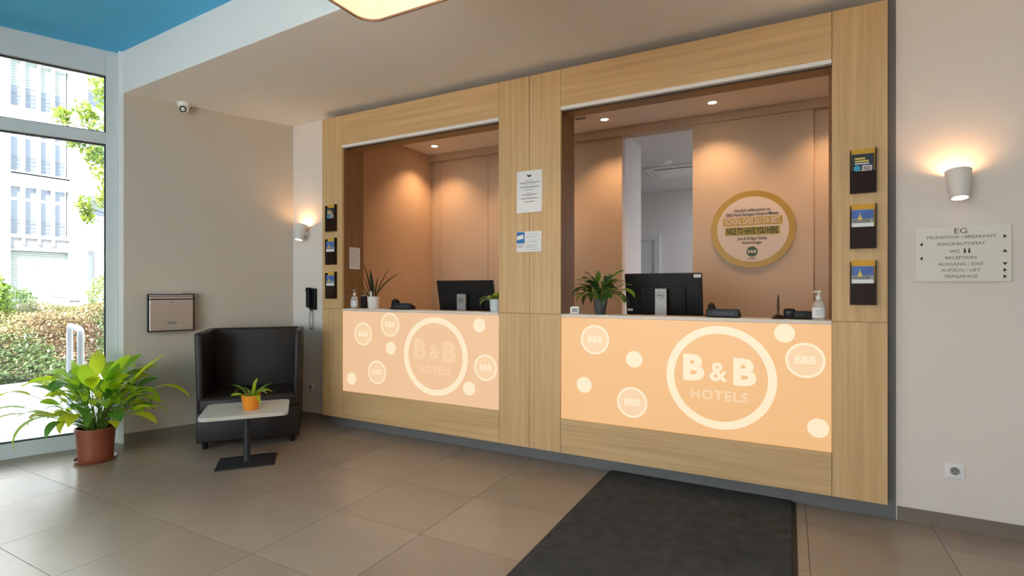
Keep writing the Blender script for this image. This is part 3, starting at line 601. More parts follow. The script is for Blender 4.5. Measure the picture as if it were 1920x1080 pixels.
leaf_part(t, 'leafB', (0.01,0,0.09), azs(0.5), 1.5, 0.12, 0.03, 0.2, widest=0.8); leaf_part(t, 'leafF', (0,0,0.09), azs(3.0), 1.35, 0.2, 0.016, 3.0); leaf_part(t, 'leafA', (0.0,0.01,0.1), azs(1.2), 1.4, 0.13, 0.03, 0.5, widest=0.75)

# ------------------------------------------------------------------ letterbox on the taupe wall
sb = (Vector((-4.729,2.422))-WP).dot(WD)
t = thing('letterbox', 'brushed steel letterbox with black frame on the taupe wall', 'letterbox', wl(sb+0.163, 0, 0.918), WANG + math.pi)
# local x: towards picture left is +x ; local -y... front faces +y (into the room)
box('housing', 'black', t, -0.168, 0.168, 0.0, 0.092, 0.0, 0.322, 0.002)
box('door', 'steel', t, -0.158, 0.158, 0.092, 0.099, 0.008, 0.272, 0.004); box('flap', 'steel', t, -0.158, 0.158, 0.092, 0.101, 0.279, 0.300, 0.003); box('flap', 'steel', t, -0.158, 0.158, 0.092, 0.098, 0.303, 0.314, 0.002)
box('name_slot', 'gasket', t, -0.034, 0.030, 0.0985, 0.1005, 0.066, 0.082); box('name_card', 'greyink', t, -0.03, 0.026, 0.1, 0.101, 0.070, 0.078)
bm = bmesh.new(); bm_lathe(bm, [(0,0),(0.007,0),(0.007,0.004),(0,0.004)], 16); o = obj('lock', bm, 'silver', t, smooth=True); o.rotation_euler = (R(-90),0,0); o.location = (0.0, 0.098, 0.252)
b2 = bmesh.new(); bm_box(b2, -0.1, 0.1, -0.03, 0.03, 0, 0.006); o = obj('folded_letter', b2, 'paper', None, bevel=0.001); tag(o, 'white folded paper lying on top of the letterbox', 'paper'); o.location = wl(sb+0.14, -0.05, 0.918+0.3225); o.rotation_euler = (0,0,WANG+R(2))

# ------------------------------------------------------------------ dome camera
t = thing('security_camera', 'white turret security camera under the ceiling above the letterbox', 'camera', (-4.665, 2.672, H_CEIL))
bm = bmesh.new(); bm_lathe(bm, [(0,0),(0.05,0),(0.05,-0.022),(0.044,-0.03),(0,-0.03)], 28); obj('mount', bm, 'trimw', t, smooth=True)
bm = bmesh.new(); bmesh.ops.create_uvsphere(bm, u_segments=24, v_segments=14, radius=0.041); bmesh.ops.translate(bm, verts=bm.verts, vec=(0,0,-0.045)); obj('turret', bm, 'trimw', t, smooth=True)
dirv = Vector((0.62,-0.6,-0.5)).normalized()
bm = bmesh.new(); bm_lathe(bm, [(0,0.037),(0.020,0.037),(0.023,0.034),(0.023,0.043),(0.026,0.043),(0.027,0.03)], 20); o = obj('lens', bm, 'black', t, smooth=True); o.location = (0,0,-0.045); o.rotation_euler = dirv.to_track_quat('Z','Y').to_euler()

# ------------------------------------------------------------------ wall phone (left strip)
t = thing('wall_phone', 'black wall-mounted intercom phone with coiled cord left of the oak front', 'phone', (-4.075, YW, 1.08))
rbox('cradle', 'black', t, -0.042, 0.042, -0.03, 0.0, 0, 0.205, 0.006, 3)
rbox('handset', 'black', t, -0.052, -0.004, -0.062, -0.03, 0.02, 0.215, 0.012, 3); rbox('ear_cap', 'black', t, -0.052, -0.004, -0.066, -0.03, 0.165, 0.215, 0.01, 3)
pts = []
for k in range(90):
    f = k/89; a = f*math.pi*2; cx, cz = -0.018+0.026*math.sin(a), -0.095-(-1)*0.095*math.cos(a)-0.0
    aa = k*1.3; pts.append((cx+0.005*math.cos(aa), -0.02+0.005*math.sin(aa), cz))
bm = bmesh.new(); bm_tube(bm, pts, 0.0024, 5); obj('cord', bm, 'black', t, smooth=True)

# ------------------------------------------------------------------ wall sconces
def sconce(x, lab):
    t = thing('wall_sconce', lab, 'wall lamp', (x, YW, 1.755), group='wall lamps')
    tilt = (R(-13), 0, 0)
    bm = bmesh.new(); bm_lathe(bm, [(0.036,-0.075),(0.057,0.075),(0.055,0.075),(0.034,-0.075),(0.036,-0.075)], 40); o = obj('shade', bm, 'sconce', t, smooth=True); o.location = (0,-0.088,0.073); o.rotation_euler = tilt
    bm = bmesh.new(); bm_lathe(bm, [(0,-0.0735),(0.0335,-0.0735)], 28); o = obj('lens', bm, 'lens', t); o.location = (0,-0.088,0.073); o.rotation_euler = tilt
    rbox('bracket', 'sconce', t, -0.022, 0.022, -0.046, 0.0, 0.045, 0.085, 0.004, 2); 
    bm = bmesh.new(); bm_lathe(bm, [(0,0),(0.034,0),(0.034,0.008),(0,0.008)], 24); o = obj('wall_plate', bm, 'sconce', t, smooth=True); o.rotation_euler = (R(90),0,0); o.location = (0,0,0.065)
    point('sconce_bulb', (0,-0.080,0.110), 1.6, (1.0, 0.56, 0.25), 0.025, t)
sconce(0.780, 'white cone wall lamp above the directory sign'); sconce(-4.168, 'white cone wall lamp above the black wall phone')

# ------------------------------------------------------------------ directory sign
t = thing('directory_sign', 'satin glass directory sign with arrows below the right wall lamp', 'sign', (0.808, YW-0.010, 1.472))
box('plate', 'signplate', t, -0.198, 0.198, -0.006, 0.0, -0.148, 0.148, 0.001, 1)
for x in (-0.18,0.18):
    for z in (-0.13,0.13): box('spacer', 'silver', t, x-0.006, x+0.006, 0.0, 0.010, z-0.006, z+0.006)
y = -0.0068
text('EG', 0.042, 'signink', t, -0.005, y, 0.120, ext=0.0004, sx=1.15)
for s, z in (('FRÜHSTÜCK / BREAKFAST', 0.088), ('SNACKAUTOMAT', 0.052), ('RECEPTION', -0.022), ('AUSGANG / EXIT', -0.056), ('AUFZUG / LIFT', -0.088), ('TIEFGARAGE', -0.121)):
    text(s, 0.022, 'signink', t, -0.005, y, z, ext=0.0004, sx=1.12)
text('WC', 0.022, 'signink', t, -0.03, y, 0.012, ext=0.0004, sx=1.12)
for x in (0.012, 0.030):
    bm = bmesh.new(); bm_box(bm, -0.004, 0.004, -0.0006, 0.0, -0.012, 0.006); bm_ring(bm, 0, 0.0034, 12, (0, 0.011), -0.0006, 0.0); o = obj('figure_pictogram', bm, 'ink', t); o.location = (x, y+0.0008, 0.015)
def tri(x, z, rot, sc_=1.0, sz=1.0):
    bm = bmesh.new(); a = [bm.verts.new(p) for p in ((0.008,-0.0006,0),(-0.006,-0.0006,0.010),(-0.006,-0.0006,-0.010))]; b = [bm.verts.new((v.co.x, 0, v.co.z)) for v in a]
    bm.faces.new(a); bm.faces.new(b[::-1])
    for k in range(3): bm.faces.new((a[k], b[k], b[(k+1)%3], a[(k+1)%3]))
    o = obj('arrow', bm, 'ink', t); o.location = (x, y+0.0006, z); o.rotation_euler = (0, R(rot), 0)
for x, z, r_ in ((0.172,0.085,0),(0.172,0.010,-90),(0.172,-0.056,90),(0.172,-0.089,0),(0.172,-0.122,0),(-0.172,0.054,180),(-0.172,-0.022,180)): tri(x, z, r_)

# ------------------------------------------------------------------ sockets
def socket(x, z, lab):
    t = thing('power_socket', lab, 'socket', (x, YW, z), group='power sockets')
    box('plate', 'socket', t, -0.041, 0.041, -0.010, 0, -0.041, 0.041, 0.003); box('insert', 'socket', t, -0.028, 0.028, -0.0135, -0.009, -0.028, 0.028, 0.002)
    bm = bmesh.new(); bm_ring(bm, 0.0175, 0.0215, 32, (0,0), -0.0145, -0.012); obj('recess_rim', bm, 'greyink', t)
    bm = bmesh.new(); bm_ring(bm, 0, 0.0175, 32, (0,0), -0.0138, -0.012); obj('recess', bm, 'silver', t)
    for sx in (-0.0095, 0.0095):
        bm = bmesh.new(); bm_ring(bm, 0, 0.003, 12, (sx,0.004), -0.0146, -0.012); obj('pin_hole', bm, 'ink', t)
    box('earth_clip', 'ink', t, -0.003, 0.003, -0.0148, -0.012, -0.017, -0.011); box('earth_clip', 'ink', t, -0.003, 0.003, -0.0148, -0.012, 0.011, 0.017)
socket(0.780, 0.315, 'white wall socket below the directory sign'); socket(-4.115, 0.325, 'white wall socket low behind the armchair')

# ------------------------------------------------------------------ floor mat
t = thing('floor_mat', 'charcoal entrance mat leading up to the reception plinth', 'mat')
box('rubber_edge', 'rubber', t, -1.116, 0.036, -0.9, 3.555, 0.0, 0.006, 0.002); box('pile', 'rug', t, -1.102, 0.012, -0.88, 3.553, 0.005, 0.013, 0.003)

# ------------------------------------------------------------------ counter objects
ZK = 1.105
def monitor(x, y_, wd, ztop, lab, rz=0.0, stickers=True):
    t = thing('monitor', lab, 'monitor', (x, y_, 0.83), rz)
    hh = wd*0.58; zc = ztop-0.83-hh/2
    p = bpy.data.objects.new('screen_housing', None)
    bm = bmesh.new(); bm_box(bm, -wd/2, wd/2, -0.012, 0.012, -hh/2, hh/2); bk = obj('screen_housing', bm, 'black', t, bevel=0.004, seg=3); bk.location = (0, 0.0, zc); bk.rotation_euler = (R(12), 0, 0)
    bm = bmesh.new(); bm_box(bm, -wd*0.3, wd*0.3, -0.03, -0.012, -hh*0.42, hh*0.2); obj('rear_bulge', bm, 'black', bk, bevel=0.008, seg=3)
    box('screen', mat('dark_screen', (0.02,0.022,0.03), 0.2), bk, -wd/2+0.01, wd/2-0.01, 0.012, 0.0128, -hh/2+0.012, hh/2-0.008)
    if stickers: box('sticker', 'paper', bk, wd/2-0.055, wd/2-0.005, -0.0128, -0.012, hh/2-0.032, hh/2-0.008); box('sticker', 'paper', bk, -wd/2+0.008, -wd/2+0.048, -0.0128, -0.012, -hh/2+0.035, -hh/2+0.055)
    col = box('stand_column', 'silver', t, -0.042, 0.042, -0.085, -0.055, 0.0, zc+0.045, 0.003)
    zc2 = zc-0.005
    bm = bmesh.new(); bm_ring(bm, 0.0235, 0.0265, 32, (0, zc2), -0.0862, -0.085); obj('logo_ring', bm, 'ink', col)
    text('DELL', 0.018, 'ink', col, 0, -0.0858, zc2, ext=0.0004, bold=0.0006)
    bm = bmesh.new(); bm_prism(bm, rrect(0.12, 0.09, 0.02), 0, 0.012); obj('stand_foot', bm, 'silver', t, bevel=0.002)
    box('stand_hinge', 'black', t, -0.03, 0.03, -0.056, -0.02, zc-0.03, zc+0.03)
monitor(-0.823, 3.93, 0.555, 1.402, 'black monitor seen from behind on the right, with white stickers on its corners')
monitor(-2.428, 3.74, 0.565, 1.358, 'black monitor seen from behind at the left counter', stickers=False)

def sanitizer(x, y_, lab):
    t = thing('sanitizer_bottle', lab, 'bottle', (x, y_, ZK), group='sanitizer bottles')
    bm = bmesh.new(); bm_lathe(bm, [(0,0.0005),(0.032,0.0005),(0.034,0.004),(0.034,0.085),(0.028,0.104),(0.012,0.114),(0.011,0.122),(0,0.122)], 28); obj('bottle_body', bm, 'clear', t, smooth=True)
    bm = bmesh.new(); bm_lathe(bm, [(0.0345,0.015),(0.0345,0.072)], 28); obj('label', bm, 'paper', t, smooth=True)
    bm = bmesh.new(); bm_lathe(bm, [(0,0.118),(0.014,0.118),(0.015,0.135),(0.009,0.140),(0.006,0.142),(0.005,0.160),(0,0.160)], 20); pm = obj('pump', bm, 'whitepot', t, smooth=True)
    bm = bmesh.new(); bm_tube(bm, [(0.012,0,0.164),(-0.004,0,0.165),(-0.022,0,0.163),(-0.032,0,0.156)], 0.0055, 8, 0.0035); obj('nozzle', bm, 'whitepot', pm, smooth=True)
    for k in range(5): box('text_line', 'greyink', t, -0.018, 0.018-0.004*(k%2), -0.0349, -0.0346, 0.026+0.008*k, 0.0285+0.008*k)
sanitizer(-3.512, 3.535, 'hand sanitizer pump bottle at the left end of the left counter'); sanitizer(0.152, 3.497, 'hand sanitizer pump bottle at the right end of the right counter')

# snake plant
t = thing('snake_plant', 'snake plant in a white printed pot on the left counter', 'potted plant', (-3.295, 3.548, ZK))
obj('pot', pot_mesh(0.046, 0.056, 0.108), 'whitepot', t, smooth=True); add_soil(t, 0.05, 0.09)
for az, el, L, wd, dr in ((azs(3.14),1.38,0.36,0.030,0.1),(azs(2.6),1.50,0.27,0.03,0.05),(azs(0.2),1.28,0.33,0.028,0.35),(azs(-0.2),1.05,0.37,0.026,0.75),(azs(3.3),0.80,0.21,0.03,-0.6),(azs(3.0),0.62,0.29,0.034,1.0),(azs(0.6),1.45,0.2,0.028,0.0),(azs(3.4),1.2,0.22,0.026,-0.1)):
    bm = bmesh.new(); blade(bm, (0.018*math.cos(az), 0.018*math.sin(az), 0.09), az, el, L, wd*1.6, dr, n=8, fold=0.35, tipw=0.04, widest=0.35); obj('leaf', bm, 'leafE', t, smooth=True)
box('care_tag', 'paper', t, -0.012, 0.010, -0.032, -0.031, 0.09, 0.155)
t = thing('dark_box', 'narrow black box standing behind the snake plant pot', 'box', (-3.44, 3.58, ZK)); box('carton', 'black', t, -0.025, 0.025, -0.015, 0.02, 0, 0.115, 0.002); box('lid_edge', 'greyink', t, -0.026, 0.026, -0.016, 0.021, 0.110, 0.116, 0.001)
# desk phones
def deskphone(x, y_, rz, lab):
    t = thing('desk_phone', lab, 'phone', (x, y_, ZK), rz, group='desk phones'); t.scale = (1.15, 1.0, 1.35)
    bm = bmesh.new(); vs = [bm.verts.new(p) for p in ((-0.085,-0.045,0),(0.085,-0.045,0),(0.085,0.045,0),(-0.085,0.045,0),(-0.085,-0.045,0.042),(0.085,-0.045,0.042),(0.085,0.045,0.016),(-0.085,0.045,0.016))]
    for f in ((0,3,2,1),(4,5,6,7),(0,1,5,4),(1,2,6,5),(2,3,7,6),(3,0,4,7)): bm.faces.new([vs[i] for i in f])
    obj('phone_base', bm, 'black', t, bevel=0.006, seg=3)
    bm = bmesh.new(); bm_tube(bm, [(-0.062,-0.05,0.046),(-0.062,-0.02,0.056),(-0.062,0.02,0.048),(-0.062,0.045,0.03)], 0.015, 10); obj('handset', bm, 'black', t, smooth=True)
    box('display', 'greyink', t, -0.02, 0.07, -0.036, -0.012, 0.036, 0.041)
    for i in range(3):
        for j in range(3): box('key', 'greyink', t, -0.015+0.03*i, 0.005+0.03*i, -0.005+0.013*j, 0.004+0.013*j, 0.026-0.004*j, 0.034-0.004*j)
    box('foot_bar', 'blackm', t, -0.05, 0.06, -0.0475, -0.045, 0.012, 0.026)
    pts = [(-0.075-0.0045*math.cos(k*1.2)-0.0010*k*0.5, -0.04+0.0045*math.sin(k*1.2), max(0.006, 0.03-0.0009*k)) for k in range(70)]
    bm = bmesh.new(); bm_tube(bm, pts, 0.0022, 5); obj('coil_cord', bm, 'black', t, smooth=True)
deskphone(-2.950, 3.545, R(8), 'black desk phone with coiled cord on the left counter'); deskphone(-0.365, 3.545, R(-4), 'black desk phone with coiled cord beside the right monitor')
# pale-blue pot plant half hidden by stile
t = thing('trailing_plant', 'light green trailing plant in a pale pot half hidden by the oak middle stile', 'potted plant', (-2.025, 3.535, ZK))
obj('pot', pot_mesh(0.042, 0.05, 0.098), 'bluepot', t, smooth=True); add_soil(t, 0.044, 0.082)
rnd = random.Random(3)
for i in range(14):
    az = i*2.4; leaf_part(t, rnd.choice(['leafF','leafA','leafF']), (0.02*math.cos(az), 0.02*math.sin(az), 0.085), az, 1.35 if math.cos(az) > 0.2 else rnd.uniform(0.5,1.3), rnd.uniform(0.10,0.16)*(0.55 if math.cos(az) > 0.2 else 1.0), 0.042, 0.8 if math.cos(az) > 0.2 else rnd.uniform(1.6,2.9))
# white box, peace lily
t = thing('card_box', 'small white card box at the left end of the right counter', 'box', (-1.365, 3.555, ZK)); box('carton', 'paper', t, -0.034, 0.034, -0.03, 0.03, 0, 0.046, 0.002); box('print_field', 'greyink', t, -0.02, 0.022, -0.0305, -0.03, 0.012, 0.038); box('card', 'paper', t, -0.03, 0.03, -0.018, -0.014, 0.02, 0.052)
t = thing('counter_lily', 'bushy dark green plant in an anthracite pot on the right counter', 'potted plant', (-1.178, 3.545, ZK))
obj('pot', pot_mesh(0.036, 0.051, 0.108), 'greypot', t, smooth=True); add_soil(t, 0.045, 0.09)
rnd = random.Random(21)
lily(t, 74, 0.045, 0.095, 0.13, 0.27, 0.046, ['leafD','leafD','leafC','leafD'], rnd, el=(0.5,1.5), droop=(1.0,2.4), stem_r=0.0016, stemf=0.5)
for az, e0, L, dr in ((azs(0.0),1.0,0.28,2.6), (azs(0.15),0.7,0.25,2.9)):
    pts, e1 = arc_stem((0,0,0.1), az, e0, L, dr, 10); bm = bmesh.new(); bm_tube(bm, pts, 0.0015, 5); obj('stem', bm, 'stem', t, smooth=True)
# pen stand, card terminal
t = thing('pen_stand', 'brown desk pen standing upright in a round base on the right counter', 'pen stand', (-0.058, 3.52, ZK))
bm = bmesh.new(); bm_lathe(bm, [(0,0),(0.037,0),(0.039,0.005),(0.030,0.012),(0.022,0.022),(0.012,0.028),(0,0.029)], 28); obj('base', bm, mat('bronze', (0.10,0.055,0.03), 0.25, 0.8), t, smooth=True)
bm = bmesh.new(); bm_lathe(bm, [(0,0.026),(0.0065,0.028),(0.0068,0.11),(0.004,0.135),(0.001,0.147),(0,0.147)], 14); obj('pen', bm, mat('bronze_dark', (0.05,0.028,0.018), 0.35, 0.4), t, smooth=True)
t = thing('card_terminal', 'black card terminal lying behind the right hand sanitizer bottle', 'card terminal', (0.055, 3.562, ZK))
rbox('body', 'black', t, -0.075, 0.10, -0.035, 0.035, 0, 0.048, 0.008, 3); rbox('reader_head', 'black', t, -0.085, -0.02, -0.038, 0.038, 0.004, 0.062, 0.016, 4); box('status_light', 'greyink', t, -0.06, -0.052, -0.0385, -0.036, 0.036, 0.042)

# ------------------------------------------------------------------ pendant lamp shades below the blue ceiling
shade_fab = fabricmat('lamp_shade_fabric', (0.80, 0.68, 0.56), 0.45)
def pendant(x0, y1, lab):
    S = 1.2; cx, cy_ = x0+S/2, y1-S/2
    t = thing('pendant_lamp', lab, 'pendant lamp', (cx, cy_, 2.5), group='pendant lamps')
    po = rrect(S/2, S/2, 0.09, 10); pi_ = rrect(S/2-0.004, S/2-0.004, 0.086, 10); n = len(po)
    bm = bmesh.new(); lo = [bm.verts.new((*p,0.004)) for p in po]; hi = [bm.verts.new((p[0]*0.97,p[1]*0.97,0.46)) for p in po]
    for k in range(n): bm.faces.new((lo[k], lo[(k+1)%n], hi[(k+1)%n], hi[k]))
    obj('shade', bm, shade_fab, t, smooth=True)
    bm = bmesh.new(); a = [[bm.verts.new((*p, z)) for p in q] for q, z in ((po,0),(po,0.009),(rrect(S/2-0.006,S/2-0.006,0.084,10),0.009),(rrect(S/2-0.006,S/2-0.006,0.084,10),0))]
    for q in range(4):
        for k in range(n): bm.faces.new((a[q][k], a[q][(k+1)%n], a[(q+1)%4][(k+1)%n], a[(q+1)%4][k]))
    obj('bottom_rim', bm, mat('brown_rim', (0.09,0.045,0.02), 0.6), t)
    for k in range(2): box('spider_bar', 'trimw', t, *((-0.58,0.58,-0.006,0.006) if k else (-0.006,0.006,-0.58,0.58)), 0.446, 0.458)
    bm = bmesh.new(); bm_tube(bm, [(0,0,0.458),(0,0,H_BLUE-2.5)], 0.006, 8); obj('cord', bm, 'black', t)
    for sx in (-1,1):
        for sy in (-1,1):
            bm = bmesh.new(); bmesh.ops.create_uvsphere(bm, u_segments=14, v_segments=8, radius=0.03); o = obj('bulb', bm, mat('bulb_glass', (1,0.9,0.8), 0.4, emit=(1.0,0.72,0.42), es=8.0), t, smooth=True); o.location = (0.28*sx, 0.28*sy, 0.34)
            point('bulb_light', (0.28*sx, 0.28*sy, 0.26), 7.0, (1.0, 0.70, 0.46), 0.06, t)
pendant(-1.712, 1.808, 'square cream pendant shade with brown rim at the top edge of the picture')
pendant(-1.712, -0.6, 'added unseen pendant shade behind the camera, fill light on the window side')  # second pendant added out of view to brighten the lobby

# ------------------------------------------------------------------ outside
ext_white = mat('render_white', (0.476,0.484,0.484), 0.9); pave = mat('pale_paver', (0.46, 0.455, 0.44), 0.9, noise=0.1, nscale=6)
b2 = bmesh.new(); bm_box(b2, -60, -5.0, -40, 60, -0.3, -0.06); bm_box(b2, -5.0, 30, -40, -3.8, -0.3, -0.06); g = obj('ground', b2, mat('gravel_ground', (0.58,0.56,0.53), 0.95, noise=0.15, nscale=3)); struct(g, 'pale ground outside the window', 'ground')
pv = sempty('pavement', 'pale concrete pavers outside the window', 'pavement')
PXs, PYs = 0.5, 0.5
b2 = bmesh.new(); bm_box(b2, -PXs/2+0.004, PXs/2-0.004, -PYs/2+0.004, PYs/2-0.004, -0.06, -0.015); pm_ = mesh('paver', b2, pave)
for i in range(9):
    for j in range(16):
        x, y_ = -8.75+0.25+i*0.5, -1.0+j*0.5+(0.25 if i % 2 else 0)
        if (Vector((x,y_))-WP).dot(WN) < 0.5: continue
        o = obj('paver', pm_, None, pv); o.location = (x, y_, 0)
b2 = bmesh.new(); bm_box(b2, -8.90, -8.76, -1.3, 7.5, -0.06, 0.05); struct(obj('kerb', b2, mat('kerb_concrete', (0.5,0.49,0.47), 0.9), bevel=0.01), 'low concrete kerb in front of the hedge', 'kerb')
# bicycle stand
bm = bmesh.new(); a = Vector((-6.29,2.50,0)); b_ = Vector((-5.56,2.29,0)); u = (b_-a).normalized(); rr = 0.07; pts = [a+Vector((0,0,-0.05)), a+Vector((0,0,0.4)), a+Vector((0,0,0.92-rr))]
for k in range(1,7): an = R(180-15*k); pts.append(a + u*(rr+rr*math.cos(an)) + Vector((0,0,0.92-rr+rr*math.sin(an))))
for k in range(0,7): an = R(90-15*k); pts.append(b_ + u*(-rr+rr*math.cos(an)) + Vector((0,0,0.92-rr+rr*math.sin(an))))
pts += [b_+Vector((0,0,0.4)), b_+Vector((0,0,-0.05))]
bm_tube(bm, pts, 0.026, 12)
t = thing('bicycle_stand', 'white tubular hoop bicycle stand on the pavers outside the window', 'bicycle stand'); obj('hoop', bm, mat('white_enamel', (0.360,0.378,0.405), 0.35), t, smooth=True)
for p in (a, b_): 
    bm = bmesh.new(); bm_lathe(bm, [(0,-0.015),(0.06,-0.015),(0.06,-0.008),(0,-0.008)], 20, (p.x,p.y,0)); obj('foot_flange', bm, mat('white_enamel', (0.4,0.42,0.45)), t)
# hedge bed
def foliage(name, n, fn, m_list, size, rnd, parent=None):
    outs = []
    for q, mm in enumerate(m_list):
        vs, fs = [], []
        for i in range(n//len(m_list)):
            p = fn(rnd); 
            az = rnd.uniform(0, 6.28); el = rnd.uniform(-0.7, 1.2); L = size*rnd.uniform(0.6,1.4); wd = L*0.55
            d = Vector((math.cos(az)*math.cos(el), math.sin(az)*math.cos(el), math.sin(el))); s = Vector((-math.sin(az), math.cos(az), rnd.uniform(-.4,.4))).normalized()
            b0 = len(vs); vs += [p, p+d*L*0.5-s*wd/2, p+d*L, p+d*L*0.5+s*wd/2]; fs.append((b0,b0+1,b0+2,b0+3))
        me = bpy.data.meshes.new(name); me.from_pydata([tuple(v) for v in vs], [], fs); me.materials.append(mm)
        o = bpy.data.objects.new(name, me); C.objects.link(o); o.parent = parent; outs.append(o)
    return outs
hm = [leafmat('hedge_tan', (0.164,0.119,0.057), (0.25,0.19,0.08), 0.3), leafmat('hedge_yellow', (0.176,0.164,0.070), (0.28,0.27,0.1), 0.3), leafmat('hedge_green', (0.061,0.094,0.033), (0.13,0.19,0.05), 0.3), leafmat('hedge_red', (0.098,0.051,0.033), (0.15,0.075,0.04), 0.3)]
def bed_h(x, y_):
    f = (-8.95 - x)/3.6; f = max(0, min(1, f))
    return 0.12 + 0.80*math.sin(f*math.pi/2)**0.8 + 0.06*math.sin(x*3.1+y_*2.3) + 0.05*math.sin(y_*4.7-x*1.9)
b2 = bmesh.new(); grid = {}
for i in range(21):
    for j in range(31):
        x, y_ = -8.92 - 0.2*i, -1.0 + 0.35*j; grid[i,j] = b2.verts.new((x, y_, bed_h(x,y_)-0.10 if 0 < i < 20 else -0.06))
for i in range(20):
    for j in range(30): b2.faces.new((grid[i,j], grid[i,j+1], grid[i+1,j+1], grid[i+1,j]))
hd = thing('hedge', 'low mixed tan and green hedge between pavement and fence', 'hedge'); hc = obj('bed_mound', b2, mat('hedge_core', (0.06,0.055,0.03), 0.95, noise=0.4, nscale=12), hd, smooth=True)
rnd = random.Random(42)
def zone(x, y_):     # which shrub variety grows at this spot of the bed
    f = (-8.95 - x)/3.7 + 0.16*math.sin(y_*2.1+1.0) + 0.10*math.sin(y_*5.3+x*2.0) + rnd.uniform(-0.14, 0.14)
    if f < 0.16: return 2
    if f < 0.34: return 3 if math.sin(y_*3.3+0.6) > 0.1 else 2
    if f < 0.60: return 0
    return 1
spots = {0: [], 1: [], 2: [], 3: []}
for _ in range(62000):
    x = -8.95 - rnd.random()*3.7; y_ = rnd.uniform(1.6, 7.2); spots[zone(x, y_)].append(Vector((x, y_, bed_h(x, y_) - rnd.random()**2*0.16 + 0.02)))
for q, pts in spots.items():
    it = iter(pts)
    for o in foliage('foliage', len(pts), lambda r, it=it: next(it), [hm[q]], 0.052, rnd, hd): o['kind'] = 'stuff'
def bush(name, c, r, n, ms, size, lab, seed):
    rd = random.Random(seed); t = thing(name, lab, 'shrub', (c[0], c[1], 0))
    def f(q):
        while True:
            v = Vector((q.uniform(-1,1), q.uniform(-1,1), q.uniform(-1,1)))
            if 0.55 < v.length < 1: return Vector((v.x*r[0], v.y*r[1], c[2] + v.z*r[2]))
    bm = bmesh.new(); bm_tube(bm, [(0,0,-0.05),(0.03,0.02,c[2]*0.6),(0,0,c[2])], 0.04, 8, 0.015); obj('stem', bm, mat('bark', (0.12,0.09,0.06), 0.9, noise=0.3, nscale=20), t)
    for o in foliage('foliage', n, f, ms, size, rd, t): o['kind'] = 'stuff'
gl = [leafmat('shrub_light', (0.131,0.197,0.025), (0.3,0.42,0.06), 0.35), leafmat('shrub_mid', (0.082,0.139,0.029), (0.18,0.3,0.05), 0.35)]
bush('garden_shrub', (-12.2, 3.60, 0.85), (0.75,0.40,0.80), 5200, gl, 0.085, 'bright green upright shrub at the left edge of the window', 1)
bush('garden_shrub', (-25.0, 8.2, 0.75), (0.7,0.75,0.55), 2200, [gl[1], hm[2]], 0.12, 'rounded dull green shrub behind the wire fence', 2)
bush('garden_shrub', (-20.0, 9.15, 0.95), (0.8,0.75,0.85), 2400, [hm[1], gl[1]], 0.12, 'pale green shrub by the window frame in front of the white building', 3)
# fence
t = thing('wire_fence', 'thin grey wire mesh fence behind the hedge', 'fence', (-14.0, 0, 0))
fm = mat('fence_grey', (0.12,0.13,0.14), 0.5)
for y_ in (2.62, 5.12, 7.62, 0.12): box('post', fm, t, -0.03, 0.03, y_-0.03, y_+0.03, -0.06, 1.45)
for z in (0.25, 0.65, 1.05, 1.25, 1.42): box('wire', fm, t, -0.003, 0.003, 0.12, 8.5, z-0.0025, z+0.0025)
bm = bmesh.new()
for k in range(80): y_ = 0.15+0.1*k; bm_box(bm, -0.002, 0.002, y_-0.0016, y_+0.0016, 0.1, 1.42)
obj('mesh_wires', bm, fm, t)['kind'] = 'stuff'
# tree hanging in from the right
t = thing('street_tree', 'young tree with yellow-green leaves hanging in beside the window frame', 'tree', (-11.0, 5.9, 0))
bm = bmesh.new(); bm_tube(bm, [(0,0,-0.06),(0.05,0.02,1.5),(-0.05,0.05,3.0),(0.05,0,4.6),(0.0,0.05,6.2)], 0.09, 10, 0.03); obj('trunk', bm, 'soil', t, smooth=True)
rd = random.Random(77); tl = [leafmat('tree_light', (0.164,0.197,0.025), (0.34,0.40,0.05), 0.5), leafmat('tree_green', (0.090,0.148,0.025), (0.2,0.3,0.05), 0.5)]
cl = [(-1.05,4.95,0.24),(-0.85,4.7,0.28),(-0.75,4.35,0.22),(-1.3,4.4,0.17),(-1.62,4.22,0.14),(-1.15,4.12,0.28),(-0.95,3.85,0.3),(-1.45,3.84,0.12),(-1.2,3.68,0.18),(-1.0,3.42,0.22),(-0.92,3.1,0.2),(-1.0,2.86,0.16),(-1.32,2.74,0.14),(-1.27,2.55,0.1),(-0.8,5.2,0.3),(-0.3,4.6,0.5),(-0.2,5.4,0.6),(0.3,5.2,0.6),(0.5,4.4,0.5),(-0.3,3.6,0.45),(0.3,3.6,0.4)]
for (yy, zz, rr_) in cl:
    bm = bmesh.new(); bm_tube(bm, [(0,0.0,max(1.5, zz-0.7)),(0.05,yy*0.5,zz-0.2),(0.0,yy,zz)], 0.016, 6, 0.004); obj('branch', bm, 'soil', t, smooth=True)
    def f(q, yy=yy, zz=zz, rr_=rr_):
        while True:
            v = Vector((q.uniform(-1,1), q.uniform(-1,1), q.uniform(-1,1)))
            if v.length < 1: return Vector((v.x*rr_, yy+v.y*rr_, zz+v.z*rr_))
    for o in foliage('foliage', int(900*rr_+60), f, tl, 0.085, rd, t): o['kind'] = 'stuff'

